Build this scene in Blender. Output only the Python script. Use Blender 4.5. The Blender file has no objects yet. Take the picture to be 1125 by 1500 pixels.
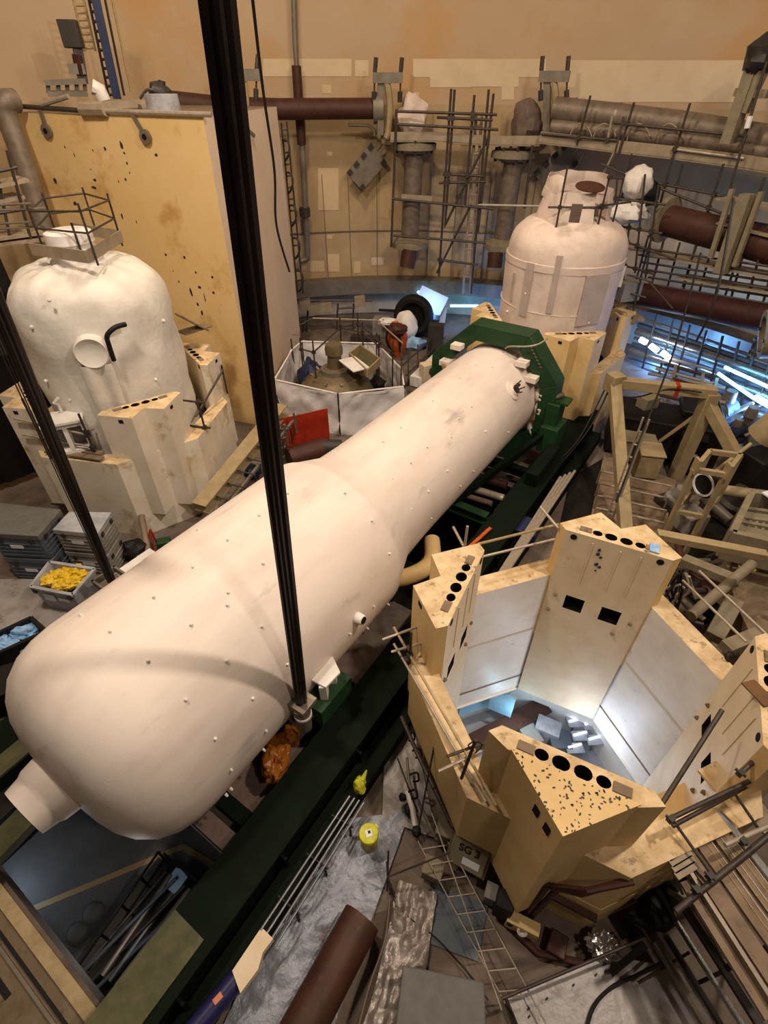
import bpy, bmesh, math, random
from mathutils import Vector, Matrix, noise
random.seed(7)
S = bpy.context.scene
C = S.collection
PI = math.pi
# ------------------------------------------------------------------ camera frame
H = 11.6
FP = 757.0
PITCH = math.atan(634/757.0)
CF = Vector((0, math.cos(PITCH), -math.sin(PITCH)))
CU = Vector((0, math.sin(PITCH), math.cos(PITCH)))
EYE = Vector((0, 0, H))
def ray(u, v): return CF + Vector((1, 0, 0))*((u-562.5)/FP) - CU*((v-750)/FP)
def gp(u, v, z=0.0):
    r = ray(u, v); return EYE + r*((z-H)/r.z)
def rp(u, v, d):
    r = ray(u, v); return EYE + r*(d/math.hypot(r.x, r.y))
def up(u, v, base):            # point above/below base seen at row v
    r = ray(u, v); d = math.hypot(base.x, base.y)
    return Vector((base.x, base.y, H + r.z*d/math.hypot(r.x, r.y)))
AZ = math.radians(34.0)
AX = Vector((math.sin(AZ), math.cos(AZ), 0))
SD = Vector((math.cos(AZ), -math.sin(AZ), 0))
S0, ZA = -6.69, H-9.14
def SA(s, a, z): return SD*s + AX*a + Vector((0, 0, z))
ZUP = Vector((0, 0, 1))
# ------------------------------------------------------------------ colours and materials
def lin(h):
    h = h.lstrip('#'); o = []
    for i in (0, 2, 4):
        c = int(h[i:i+2], 16)/255; o.append(c/12.92 if c < .04045 else ((c+.055)/1.055)**2.4)
    return tuple(o)+(1,)
MATS = {}
def mat(name, c1, c2=None, scale=3.0, rough=.6, metal=0.0, lo=.4, hi=.65, bump=0.0, bscale=40, stretch=(1, 1, 1), c3=None, s3=9, lo3=.6, hi3=.72, rot=0, spec=.3):
    m = bpy.data.materials.new(name); m.use_nodes = True
    nt = m.node_tree; b = nt.nodes['Principled BSDF']
    b.inputs['Roughness'].default_value = rough; b.inputs['Metallic'].default_value = metal
    b.inputs['Base Color'].default_value = lin(c1); b.inputs['Specular IOR Level'].default_value = spec
    tc = nt.nodes.new('ShaderNodeTexCoord'); mp = nt.nodes.new('ShaderNodeMapping')
    mp.inputs['Scale'].default_value = stretch
    if rot: mp.vector_type = 'TEXTURE'; mp.inputs['Rotation'].default_value = (0, 0, rot)
    nt.links.new(tc.outputs['Object'], mp.inputs['Vector'])
    def layer(ca, cb, sc, l, h, det=6):
        n = nt.nodes.new('ShaderNodeTexNoise'); n.inputs['Scale'].default_value = sc; n.inputs['Detail'].default_value = det
        n.inputs['Roughness'].default_value = .62
        nt.links.new(mp.outputs['Vector'], n.inputs['Vector'])
        r = nt.nodes.new('ShaderNodeMapRange'); r.inputs['From Min'].default_value = l; r.inputs['From Max'].default_value = h
        nt.links.new(n.outputs['Fac'], r.inputs['Value'])
        x = nt.nodes.new('ShaderNodeMix'); x.data_type = 'RGBA'
        nt.links.new(r.outputs['Result'], x.inputs[0])
        if isinstance(ca, tuple): x.inputs[6].default_value = ca
        else: nt.links.new(ca, x.inputs[6])
        x.inputs[7].default_value = cb
        return x.outputs[2]
    if c2:
        o = layer(lin(c1), lin(c2), scale, lo, hi)
        if c3: o = layer(o, lin(c3), s3, lo3, hi3)
        nt.links.new(o, b.inputs['Base Color'])
    if bump:
        n = nt.nodes.new('ShaderNodeTexNoise'); n.inputs['Scale'].default_value = bscale; n.inputs['Detail'].default_value = 4
        nt.links.new(mp.outputs['Vector'], n.inputs['Vector'])
        bp = nt.nodes.new('ShaderNodeBump'); bp.inputs['Strength'].default_value = bump; bp.inputs['Distance'].default_value = .05
        nt.links.new(n.outputs['Fac'], bp.inputs['Height']); nt.links.new(bp.outputs['Normal'], b.inputs['Normal'])
    MATS[name] = m
    return m
def emis(name, c, st):
    m = bpy.data.materials.new(name); m.use_nodes = True
    b = m.node_tree.nodes['Principled BSDF']
    b.inputs['Base Color'].default_value = lin(c); b.inputs['Emission Color'].default_value = lin(c); b.inputs['Emission Strength'].default_value = st
    MATS[name] = m
mat('sg_paint', '#e2d4c9', '#cfbfb4', 1.1, .5, 0, .42, .72, .05, 30, c3='#a89a96', s3=1.7, lo3=.60, hi3=.80, stretch=(1, 3.2, 1), rot=-AZ)
mat('wrap', '#d8d2c8', '#c6beb2', 1.3, .55, 0, .4, .7, .25, 6, c3='#b3a796', s3=4, lo3=.66, hi3=.8)
mat('pale_wrap', '#d2c0b4', '#c0aea2', 1.6, .55, 0, .4, .7, .2, 7)
mat('cream', '#d6c6a6', '#cbb184', 2.0, .6, 0, .35, .7, .06, 30, c3='#9c8058', s3=5, lo3=.62, hi3=.76)
mat('cream_top', '#d8bf98', '#bb9f74', 2.6, .7, 0, .38, .62, .1, 30, c3='#5a4530', s3=4.2, lo3=.57, hi3=.72)
mat('cream_pink', '#d8c6a8', '#cdb694', 1.6, .55, 0, .4, .7, .04, 30, c3='#a88c66', s3=3, lo3=.66, hi3=.8)
mat('cream_side', '#d9ba84', '#cdab72', 1.6, .6, 0, .4, .7, .04, 30, c3='#7f6540', s3=5, lo3=.67, hi3=.8)
mat('cream_pale', '#dbd0bf', '#d0c2ab', 1.4, .55, 0, .4, .7, .04, 30, c3='#b09468', s3=1.2, lo3=.58, hi3=.7)
mat('pit_white', '#e2dcd4', '#d4ccc3', 1.6, .4, 0, .4, .7, .03, 30, c3='#8b7a66', s3=3.2, lo3=.66, hi3=.8)
mat('yellow_wall', '#dfc088', '#d8b678', .5, .75, 0, .35, .7, .1, 30, c3='#b0803c', s3=.55, lo3=.56, hi3=.74)
mat('pink_wall', '#dcc7b0', '#d0b698', .4, .75, 0, .35, .7, .1, 30)
mat('tan_wall', '#b39b7e', '#ab9272', .35, .8, 0, .35, .7, .15, 20, c3='#b38a58', s3=.12, lo3=.5, hi3=.65)
mat('tan_panel', '#ac9470', '#9f855e', .8, .8, 0, .35, .7, .12, 20)
mat('patch', '#cbb796', '#bea888', .8, .8, 0, .35, .7)
mat('patch_pale', '#c9b08c', '#bfa47c', 1, .8, 0, .35, .7)
mat('ledge', '#6d6458', '#5d5448', 1.5, .8, 0, .35, .7, .1)
mat('back_white', '#b3a893', '#9a8d78', 1.0, .8, 0, .35, .7)
mat('floor', '#6f6257', '#5a4e44', 1.2, .8, 0, .35, .7, .1, 20, c3='#4c4038', s3=1.0, lo3=.5, hi3=.7)
mat('sheet_floor', '#98928f', '#837c78', 2.0, .35, 0, .35, .7, .35, 5, c3='#635348', s3=2.0, lo3=.56, hi3=.7)
mat('foil', '#a59b94', '#7d726a', 2.2, .38, .3, .35, .7, .6, 7, c3='#5a4a40', s3=2.6, lo3=.55, hi3=.7)
mat('foil_blue', '#8d909a', '#6f717a', 2.2, .42, .2, .35, .7, .6, 8, c3='#5e4a40', s3=1.6, lo3=.54, hi3=.7)
mat('silver', '#c8c4c0', '#9d9690', 4, .22, .8, .35, .7, .5, 10)
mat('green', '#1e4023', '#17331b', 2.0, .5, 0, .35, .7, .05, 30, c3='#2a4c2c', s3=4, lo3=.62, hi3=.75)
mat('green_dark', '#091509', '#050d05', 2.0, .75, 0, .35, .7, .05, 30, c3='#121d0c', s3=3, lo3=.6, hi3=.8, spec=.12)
mat('green_pale', '#565438', '#3f4328', 2.4, .65, 0, .35, .65, .1, 20, c3='#625a3e', s3=3, lo3=.5, hi3=.8)
mat('rust', '#4a2c20', '#38211a', 2.5, .55, .1, .35, .7, .08, 30, c3='#5d3622', s3=5, lo3=.6, hi3=.75)
mat('steel', '#8a7f72', '#756a5e', 3, .45, .5, .35, .7)
mat('pole', '#4a413b', '#38302b', 6, .5, .3, .35, .7)
mat('pole_light', '#a99c8c', '#8e8272', 6, .45, .3, .35, .7)
mat('deck', '#9c8d78', '#857660', 2, .6, .1, .35, .7)
mat('plank', '#85715c', '#6e5c49', 2.2, .65, 0, .35, .7, .1, 30, stretch=(1, 1, 1), c3='#54432f', s3=4, lo3=.58, hi3=.72)
mat('tube_grey', '#77777a', '#5f5f62', 5, .35, .6, .35, .7)
mat('alu', '#b8b8b8', '#8e8c8a', 5, .25, .8, .35, .7)
mat('lagging', '#7d6f61', '#62564a', 2.5, .5, .25, .35, .7, .1, 20)
mat('grey_pipe', '#7a7265', '#645c50', 2, .5, .2, .35, .7)
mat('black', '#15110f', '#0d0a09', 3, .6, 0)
mat('strand', '#1c1210', '#120b0a', 3, .45, .3)
mat('hole', '#080605', None, rough=.9)
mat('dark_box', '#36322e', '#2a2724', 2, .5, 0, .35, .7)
mat('slate', '#565d66', '#474d55', 2, .45, 0, .35, .7)
mat('grey_box', '#8b8680', '#79736d', 2, .45, 0, .35, .7)
mat('grey_tote', '#a3a4a8', '#8b8b90', 3, .45)
mat('label_white', '#d8d8dc', None)
mat('yellow_bag', '#d8b42c', '#c09a1c', 7, .4, 0, .35, .7, .3, 10)
mat('lime_bag', '#c3c232', '#a8a828', 7, .4, 0, .35, .7, .3, 10)
mat('yellow_bin', '#c9ad34', '#b3982a', 3, .45)
mat('blue_bag', '#6f9fd0', '#a8c4e0', 5, .3, 0, .35, .7, .4, 9)
mat('orange_bag', '#94571a', '#7a4410', 5, .3, 0, .35, .7, .5, 8, c3='#5f300a', s3=5, lo3=.55, hi3=.7)
mat('orange', '#c0561c', '#9c4214', 5, .5)
mat('red', '#a02a14', '#8c2410', 3, .6, 0, .35, .7, .1, 8)
mat('dark_red', '#3a1814', '#2a100e', 3, .6)
mat('tarp', '#dad4d2', '#c8c0bc', 1.2, .5, 0, .35, .7, .35, 4)
mat('dome_brown', '#75664d', '#5f523d', 2.5, .45, .3, .35, .7, .1, 20)
mat('navy', '#1f2a4a', '#182038', 3, .5)
mat('purple', '#25224e', '#1c1a3e', 3, .4)
mat('tape', '#c77a5c', None)
mat('beige_beam', '#9d8b69', '#8a7857', 2.5, .6, 0, .35, .7, .05, 30, c3='#806a44', s3=5, lo3=.62, hi3=.76)
mat('beige_grey', '#857a64', '#716753', 3, .6, 0, .35, .7, .05, 30)
mat('white_thing', '#e2dcd6', '#cfc8c0', 2, .5)
mat('wood', '#b09a74', '#9a8460', 4, .7)
mat('rope', '#a08a60', '#8a744c', 12, .8)
mat('concrete', '#7c6a56', '#66563f', 1.8, .85, 0, .35, .7, .2, 15, c3='#4a3b2c', s3=2.4, lo3=.56, hi3=.7)
mat('road', '#6c6a68', '#5c5a58', 1.0, .8, 0, .35, .7)
mat('road_line', '#b09468', None)
mat('blue_pale', '#8fb6cc', '#a4c2d4', 1.5, .5)
mat('fabric', '#6d5c52', '#5c4c44', 4, .8, 0, .35, .7, .3, 12)
mat('brown_plate', '#6e4c30', '#58402c', 2, .7, 0, .35, .7)
mat('crate_grey', '#62605c', '#565450', 6, .6, 0, .35, .7, .1, 60)
mat('ink', '#2a221c', None)
mat('pit_floor', '#a8acb4', '#93979f', 1, .5)
mat('seam', '#b0a299', '#a4968d', 2, .55)
emis('lamp', '#cfe4ff', 30)
emis('lamp_teal', '#6cc8ff', 16)
emis('lamp_spot', '#dfe9ff', 4)
# ------------------------------------------------------------------ mesh builder
class MB:
    def __init__(s): s.v = []; s.f = []; s.mi = []; s.cur = 0
    def add(s, vs, fs, mi=None):
        o = len(s.v); s.v += [Vector(v) for v in vs]
        for f in fs: s.f.append([i+o for i in f]); s.mi.append(s.cur if mi is None else mi)
        return s
    def obox(s, c, x, y, z, mi=None):      # centre and half-axes
        c = Vector(c); vs = [c+x*i+y*j+z*k for i in (-1, 1) for j in (-1, 1) for k in (-1, 1)]
        return s.add(vs, [(0, 1, 3, 2), (4, 6, 7, 5), (0, 4, 5, 1), (2, 3, 7, 6), (0, 2, 6, 4), (1, 5, 7, 3)], mi)
    def box(s, c, size, rz=0, mi=None):
        r = Matrix.Rotation(rz, 3, 'Z')
        return s.obox(c, r@Vector((size[0]/2, 0, 0)), r@Vector((0, size[1]/2, 0)), Vector((0, 0, size[2]/2)), mi)
    def bar(s, a, b, w, h, upv=ZUP, mi=None):    # rectangular bar, w across, h along up
        a = Vector(a); b = Vector(b); d = (b-a); L = d.length; d.normalize()
        sx = d.cross(upv)
        if sx.length < 1e-4: sx = d.cross(Vector((1, 0, 0)))
        sx.normalize(); uz = sx.cross(d).normalized()
        return s.obox((a+b)/2, d*(L/2), sx*(w/2), uz*(h/2), mi)
    def ibeam(s, a, b, w, h, t=.03, upv=ZUP, mi=None):
        a = Vector(a); b = Vector(b); d = (b-a).normalized(); sx = d.cross(upv).normalized(); uz = sx.cross(d)
        s.bar(a+uz*(h/2-t/2), b+uz*(h/2-t/2), w, t, upv, mi); s.bar(a-uz*(h/2-t/2), b-uz*(h/2-t/2), w, t, upv, mi)
        return s.bar(a, b, t, h-2*t, upv, mi)
    def tube(s, pts, r, n=8, cap=True, mi=None, rs=None):
        pts = [Vector(p) for p in pts]; m = len(pts); vs = []; fs = []
        ref = None
        for i, p in enumerate(pts):
            d = (pts[min(i+1, m-1)]-pts[max(i-1, 0)]).normalized()
            if ref is None:
                ref = d.cross(ZUP)
                if ref.length < .05: ref = d.cross(Vector((1, 0, 0)))
            ref = (ref-d*ref.dot(d)).normalized(); q = d.cross(ref)
            rr = rs[i] if rs else r
            for k in range(n):
                t = 2*PI*k/n; vs.append(p+(ref*math.cos(t)+q*math.sin(t))*rr)
        for i in range(m-1):
            for k in range(n):
                fs.append((i*n+k, i*n+(k+1) % n, (i+1)*n+(k+1) % n, (i+1)*n+k))
        if cap: fs += [tuple(range(n))[::-1], tuple(range((m-1)*n, m*n))]
        return s.add(vs, fs, mi)
    def lathe(s, prof, o, d, n=32, mi=None, x=None):      # prof = [(along, radius)]
        o = Vector(o); d = Vector(d).normalized()
        if x is None:
            x = d.cross(ZUP)
            if x.length < .05: x = Vector((1, 0, 0))
        x = x.normalized(); y = d.cross(x); vs = []; fs = []
        for (l, r) in prof:
            for k in range(n):
                t = 2*PI*k/n; vs.append(o+d*l+(x*math.cos(t)+y*math.sin(t))*r)
        m = len(prof)
        for i in range(m-1):
            for k in range(n):
                fs.append((i*n+k, i*n+(k+1) % n, (i+1)*n+(k+1) % n, (i+1)*n+k))
        if prof[0][1] > 1e-5: fs.append(tuple(range(n))[::-1])
        if prof[-1][1] > 1e-5: fs.append(tuple(range((m-1)*n, m*n)))
        return s.add(vs, fs, mi)
    def cyl(s, o, d, r, L, n=24, mi=None): return s.lathe([(0, r), (L, r)], o, d, n, mi)
    def pipe(s, o, d, r, ri, L, n=24, mi=None):           # hollow: open bore
        s.lathe([(0, ri), (0, r), (L, r), (L, ri), (0, ri)], o, d, n, mi)
        del s.f[-2:]; del s.mi[-2:]; return s
    def prism(s, poly, z0, z1, mi=None, top=None, f=None):
        f = f or (lambda p, z: Vector((p[0], p[1], z)))
        n = len(poly); vs = [f(p, z0) for p in poly]+[f(p, z1) for p in poly]
        s.add(vs, [(i, (i+1) % n, n+(i+1) % n, n+i) for i in range(n)]+[tuple(range(n))[::-1]], mi)
        return s.add(vs[n:], [tuple(range(n))], top if top is not None else mi)
    def fill(s, outer, holes, mi=None):                    # planar face with holes (3-D loops)
        bm = bmesh.new(); es = []
        for lp in [outer]+list(holes):
            vv = [bm.verts.new(p) for p in lp]
            es += [bm.edges.new((vv[i], vv[(i+1) % len(vv)])) for i in range(len(vv))]
        nrm = None
        bmesh.ops.triangle_fill(bm, edges=es, use_beauty=True)
        bm.verts.index_update()
        s.add([v.co.copy() for v in bm.verts], [[v.index for v in f.verts] for f in bm.faces], mi)
        bm.free(); return s
    def recess(s, loop, vec, mi=None, mib=None):           # a hole's side walls and bottom
        n = len(loop); vec = Vector(vec); vs = [Vector(p) for p in loop]+[Vector(p)+vec for p in loop]
        s.add(vs, [(i, (i+1) % n, n+(i+1) % n, n+i) for i in range(n)], mi)
        return s.add(vs[n:], [tuple(range(n))], mib if mib is not None else mi)
    def grid(s, fn, nu, nv, mi=None):
        vs = [fn(i/nu, j/nv) for j in range(nv+1) for i in range(nu+1)]
        return s.add(vs, [(j*(nu+1)+i, j*(nu+1)+i+1, (j+1)*(nu+1)+i+1, (j+1)*(nu+1)+i) for j in range(nv) for i in range(nu)], mi)
    def sheet(s, fn, nu, nv, th=.012, mi=None):            # thin cloth or foil with real thickness
        g = MB(); g.grid(fn, nu, nv)
        n = len(g.v); nrm = [Vector() for _ in range(n)]
        for f in g.f:
            q = (g.v[f[1]]-g.v[f[0]]).cross(g.v[f[2]]-g.v[f[0]])
            for i in f: nrm[i] += q
        low = [g.v[i]-nrm[i].normalized()*th for i in range(n)]
        W = nu+1; ring = list(range(W))+[j*W+nu for j in range(1, nv+1)]+[nv*W+i for i in range(nu-1, -1, -1)]+[j*W for j in range(nv-1, 0, -1)]
        m = len(ring)
        return s.add(g.v+low, g.f+[[i+n for i in f][::-1] for f in g.f]+[(ring[i], ring[i]+n, ring[(i+1) % m]+n, ring[(i+1) % m]) for i in range(m)], mi)
    def blob(s, c, r, seed=0, amp=.25, fr=2.0, n=14, m=10, mi=None):
        c = Vector(c); r = Vector(r) if not isinstance(r, (int, float)) else Vector((r, r, r))
        vs = []; fs = []
        for j in range(m+1):
            for i in range(n):
                t = 2*PI*i/n; p = PI*j/m
                d = Vector((math.sin(p)*math.cos(t), math.sin(p)*math.sin(t), math.cos(p)))
                k = 1+amp*1.5*noise.noise(d*fr+Vector((seed*7.3, seed*3.1, seed)))+amp*.75*abs(noise.noise(d*fr*2.7+Vector((seed, seed*2.1, 3))))-amp*.2
                vs.append(c+Vector((d.x*r.x, d.y*r.y, d.z*r.z))*k)
        for j in range(m):
            for i in range(n): fs.append((j*n+i, j*n+(i+1) % n, (j+1)*n+(i+1) % n, (j+1)*n+i))
        return s.add(vs, fs, mi)
    def build(s, name, mats, parent=None, loc=None, angle=38, bevel=0):
        if isinstance(mats, str): mats = [mats]
        if loc is None:
            if parent is not None: loc = wloc(parent)
            else:
                loc = Vector(((min(v.x for v in s.v)+max(v.x for v in s.v))/2, (min(v.y for v in s.v)+max(v.y for v in s.v))/2, min(v.z for v in s.v)))
        me = bpy.data.meshes.new(name)
        me.from_pydata([tuple(v-loc) for v in s.v], [], s.f)
        for m in mats: me.materials.append(MATS[m])
        me.polygons.foreach_set('material_index', [min(i, len(mats)-1) for i in s.mi])
        bm = bmesh.new(); bm.from_mesh(me)
        bmesh.ops.remove_doubles(bm, verts=bm.verts, dist=1e-5)
        bmesh.ops.recalc_face_normals(bm, faces=bm.faces)
        bm.to_mesh(me); bm.free()
        me.polygons.foreach_set('use_smooth', [True]*len(me.polygons))
        me.set_sharp_from_angle(angle=math.radians(angle))
        o = bpy.data.objects.new(name, me); C.objects.link(o)
        if parent is not None: o.parent = parent; o.location = Vector(loc)-wloc(parent)
        else: o.location = loc
        if bevel:
            b = o.modifiers.new('bevel', 'BEVEL'); b.width = bevel; b.segments = 2; b.limit_method = 'ANGLE'
        return o
def wloc(o):
    p = Vector(o.location)
    while o.parent is not None: o = o.parent; p += o.location
    return p
def tag(o, label, cat, group=None):
    o['label'] = label; o['category'] = cat
    if group: o['group'] = group
    return o
def thing(name, label, cat, loc, group=None):
    o = bpy.data.objects.new(name, None); C.objects.link(o); o.location = Vector(loc); o.empty_display_size = .2
    return tag(o, label, cat, group)
def solo(name, mb, mats, label, cat, group=None, **k): return tag(mb.build(name, mats, **k), label, cat, group)
def struct(name, mb, mats, **k):
    o = mb.build(name, mats, **k); o['kind'] = 'structure'; return o
def bezier(a, b, c, d, n=12):
    return [a*(1-t)**3+b*3*t*(1-t)**2+c*3*t*t*(1-t)+d*t**3 for t in [i/n for i in range(n+1)]]
def smooth(pts, n=6):
    out = []; P = [pts[0]]+list(pts)+[pts[-1]]
    for i in range(1, len(P)-2):
        for k in range(n):
            t = k/n; a, b, c, d = P[i-1], P[i], P[i+1], P[i+2]
            out.append((b*2+(c-a)*t+(a*2-b*5+c*4-d)*t*t+(b*3-a-c*3+d)*t**3)*.5)
    out.append(P[-2]); return out
def px2m(p, r):           # radius in metres of r photo pixels at point p
    return r*(p-EYE).dot(CF)/FP
def poles(name, label, cat, segs, r=.03, m='pole', group=None, part='pole', couplers=True, n=8):
    """one scaffold: every tube a part; segs = [(a, b)] or [(a, b, partname)]"""
    allp = [p for sg in segs for p in sg[:2]]
    loc = Vector((sum(p.x for p in allp)/len(allp), sum(p.y for p in allp)/len(allp), min(p.z for p in allp)))
    t = thing(name, label, cat, loc, group)
    for sg in segs:
        a, b = Vector(sg[0]), Vector(sg[1])
        MB().tube([a, b], r, n).build(sg[2] if len(sg) > 2 else part, sg[3] if len(sg) > 3 else m, t)
    if couplers:
        done = 0
        for i in range(len(segs)):
            for j in range(i+1, len(segs)):
                a, b = Vector(segs[i][0]), Vector(segs[i][1]); c, d = Vector(segs[j][0]), Vector(segs[j][1])
                u = b-a; w = d-c; k = u.cross(w)
                if k.length < 1e-3: continue
                nn = k.normalized()
                if abs((c-a).dot(nn)) > .16: continue
                s = (c-a).cross(w).dot(k)/k.length_squared; q = (c-a).cross(u).dot(k)/k.length_squared
                if -.01 <= s <= 1.01 and -.01 <= q <= 1.01 and done < 14:
                    p = (a+u*s+c+w*q)/2; done += 1
                    MB().obox(p, u.normalized()*r*1.6, w.normalized()*r*1.6, nn*r*2.2).build('coupler', 'pole', t)
    return t
# ================================================================== THE SETTING
PC = Vector((.74, 14.6, 0)); RW = 19.5
def cylp(u, v, R=RW):
    r = ray(u, v); q = Vector((r.x, r.y)); o = Vector((-PC.x, -PC.y))
    a = q.dot(q); b = o.dot(q); c = o.dot(o)-R*R
    t = (-b+math.sqrt(b*b-a*c))/a; return EYE+r*t
def cang(p): return math.atan2(p.x-PC.x, p.y-PC.y)
def con(az, R, z): return Vector((PC.x+R*math.sin(az), PC.y+R*math.cos(az), z))
def wallquad(mb, u0, v0, u1, v1, mi, R=RW-.02):
    q = [cylp(u0, v0, R), cylp(u1, v0, R), cylp(u1, v1, R), cylp(u0, v1, R)]
    a0, a1 = cang(q[0]), cang(q[1]); b0, b1 = cang(q[3]), cang(q[2]); n = max(1, int(abs(a1-a0)/.03))
    for i in range(n):
        t0, t1 = i/n, (i+1)/n
        P = [con(a0+(a1-a0)*t0, R, q[0].z+(q[1].z-q[0].z)*t0), con(a0+(a1-a0)*t1, R, q[0].z+(q[1].z-q[0].z)*t1),
             con(b0+(b1-b0)*t1, R, q[3].z+(q[2].z-q[3].z)*t1), con(b0+(b1-b0)*t0, R, q[3].z+(q[2].z-q[3].z)*t0)]
        mb.add(P, [(0, 1, 2, 3)], mi)
mb = MB()
A0, A1, NW = math.radians(-112), math.radians(112), 112
for i in range(NW):
    a, b = A0+(A1-A0)*i/NW, A0+(A1-A0)*(i+1)/NW
    for z0, z1, mi in ((-9, 2.2, 3), (2.2, 10.6, 1), (10.6, 24, 0)):
        mb.add([con(a, RW, z0), con(b, RW, z0), con(b, RW, z1), con(a, RW, z1)], [(0, 1, 2, 3)], mi)
for q in [(385, 86, 515, 112), (520, 88, 540, 112), (605, 86, 800, 113), (830, 88, 1100, 150), (630, 113, 690, 128), (690, 113, 760, 127),
          (735, 127, 753, 146), (840, 120, 1050, 140)]: wallquad(mb, *q, 2)
for q in [(472, 124, 485, 137), (466, 246, 496, 308), (454, 382, 475, 398), (480, 372, 497, 398), (518, 383, 528, 400), (544, 377, 562, 388), (606, 135, 614, 143), (479, 222, 487, 228), (479, 344, 487, 350)]: wallquad(mb, *q, 4)
o = struct('wall_back', mb, ['tan_wall', 'tan_panel', 'patch', 'back_white', 'patch_pale'], loc=Vector((0, 0, 0)))
# panel seams of the lower liner: proud cover strips, one trim
mb = MB()
for u in (474, 511, 552, 630, 668, 716, 780):
    p = cylp(u, 300); a = cang(p)
    mb.bar(con(a, RW-.03, 2.2), con(a, RW-.03, 7.6), .035, .03)
pts = [con(math.radians(d), RW-.04, 4.75) for d in range(-30, 50, 2)]
mb.tube(pts, .035, 6)
struct('trim_1', mb, 'ledge')
# ledge ring above the recess
mb = MB()
a0, a1, n = math.radians(-24), math.radians(62), 60
for i in range(n):
    a, b = a0+(a1-a0)*i/n, a0+(a1-a0)*(i+1)/n
    vs = [con(t, R, z) for t in (a, b) for R, z in ((RW-1.1, 1.5), (RW, 1.5), (RW, 2.25), (RW-1.1, 2.25))]
    mb.add(vs, [(0, 4, 7, 3), (3, 7, 6, 2), (0, 1, 5, 4)])
struct('trim_2', mb, 'ledge')
# floor with the equipment hatch and the compartment pit cut out
CG = Vector((3.73, 5.52, 0)); IR = 2.5
def octo(c, ap, z, rot):
    R = ap/math.cos(PI/8); return [Vector((c.x+R*math.sin(rot+PI/8+k*PI/4), c.y+R*math.cos(rot+PI/8+k*PI/4), z)) for k in range(8)]
HS0, HS1, HA0, HA1 = -9.3, -4.45, -1.5, 1.15
hatch = [SA(HS0, HA0, 0), SA(HS1, HA0, 0), SA(HS1, HA1, 0), SA(HS0, HA1, 0)]
outer = [con(2*PI*k/72, RW+.3, 0) for k in range(72)]
well = [SA(-8.6, 8.3, 0), SA(-4.6, 8.3, 0), SA(-4.6, 15.3, 0), SA(-8.6, 15.3, 0)]
mb = MB(); mb.fill(outer, [hatch, octo(CG, IR+.02, 0, math.radians(26)), well])
mb.recess(hatch, (0, 0, -.7), 0); del mb.f[-1]; del mb.mi[-1]
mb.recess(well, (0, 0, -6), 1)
struct('floor', mb, ['floor', 'black'], loc=Vector((0, 0, 0)))
# concrete slab on the near side of the hatch, with steel edge angle
mb = MB()
mb.obox(SA(-7.2, HA0-1.56, .012), SD*4.2, AX*1.5, Vector((0, 0, .012)))
mb.bar(SA(-9.3, HA0-.16, .05), SA(-4.3, HA0-.16, .05), .2, .08, mi=1)
mb.bar(SA(-9.3, HA0-.45, .04), SA(-4.3, HA0-.45, .04), .05, .06, mi=2)
mb.bar(SA(-9.3, HA0-.55, .05), SA(-4.3, HA0-.55, .05), .05, .08, mi=3)
mb.bar(SA(-6.3, HA0-.8, .03), SA(-5.9, HA0-.8, .03), .1, .02, mi=2); mb.bar(SA(-5.3, HA0-1.1, .03), SA(-4.9, HA0-1.1, .03), .12, .02, mi=2)
struct('floor_slab', mb, ['concrete', 'wood', 'black', 'steel'])
# lower level under the hatch: a transport bay
mb = MB(); ZR = -6.5
mb.obox(SA(-7, 0, ZR-.1), SD*9, AX*8, Vector((0, 0, .1)), 0)
a_, b_ = gp(40, 1335, ZR), gp(268, 1240, ZR)
mb.bar(a_+(a_-b_)*.4+ZUP*.01, b_+(0*b_)+ZUP*.01, .16, .015, mi=1); mb.bar(b_+ZUP*.011, gp(312, 1268, ZR)+ZUP*.011, .16, .015, mi=1)
struct('floor_lower', mb, ['road', 'road_line'])
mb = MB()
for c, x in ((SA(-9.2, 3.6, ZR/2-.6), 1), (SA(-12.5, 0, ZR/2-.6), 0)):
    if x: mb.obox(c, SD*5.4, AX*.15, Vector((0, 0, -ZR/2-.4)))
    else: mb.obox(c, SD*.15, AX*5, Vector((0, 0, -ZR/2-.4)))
struct('wall_lower', mb, 'black')
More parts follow.
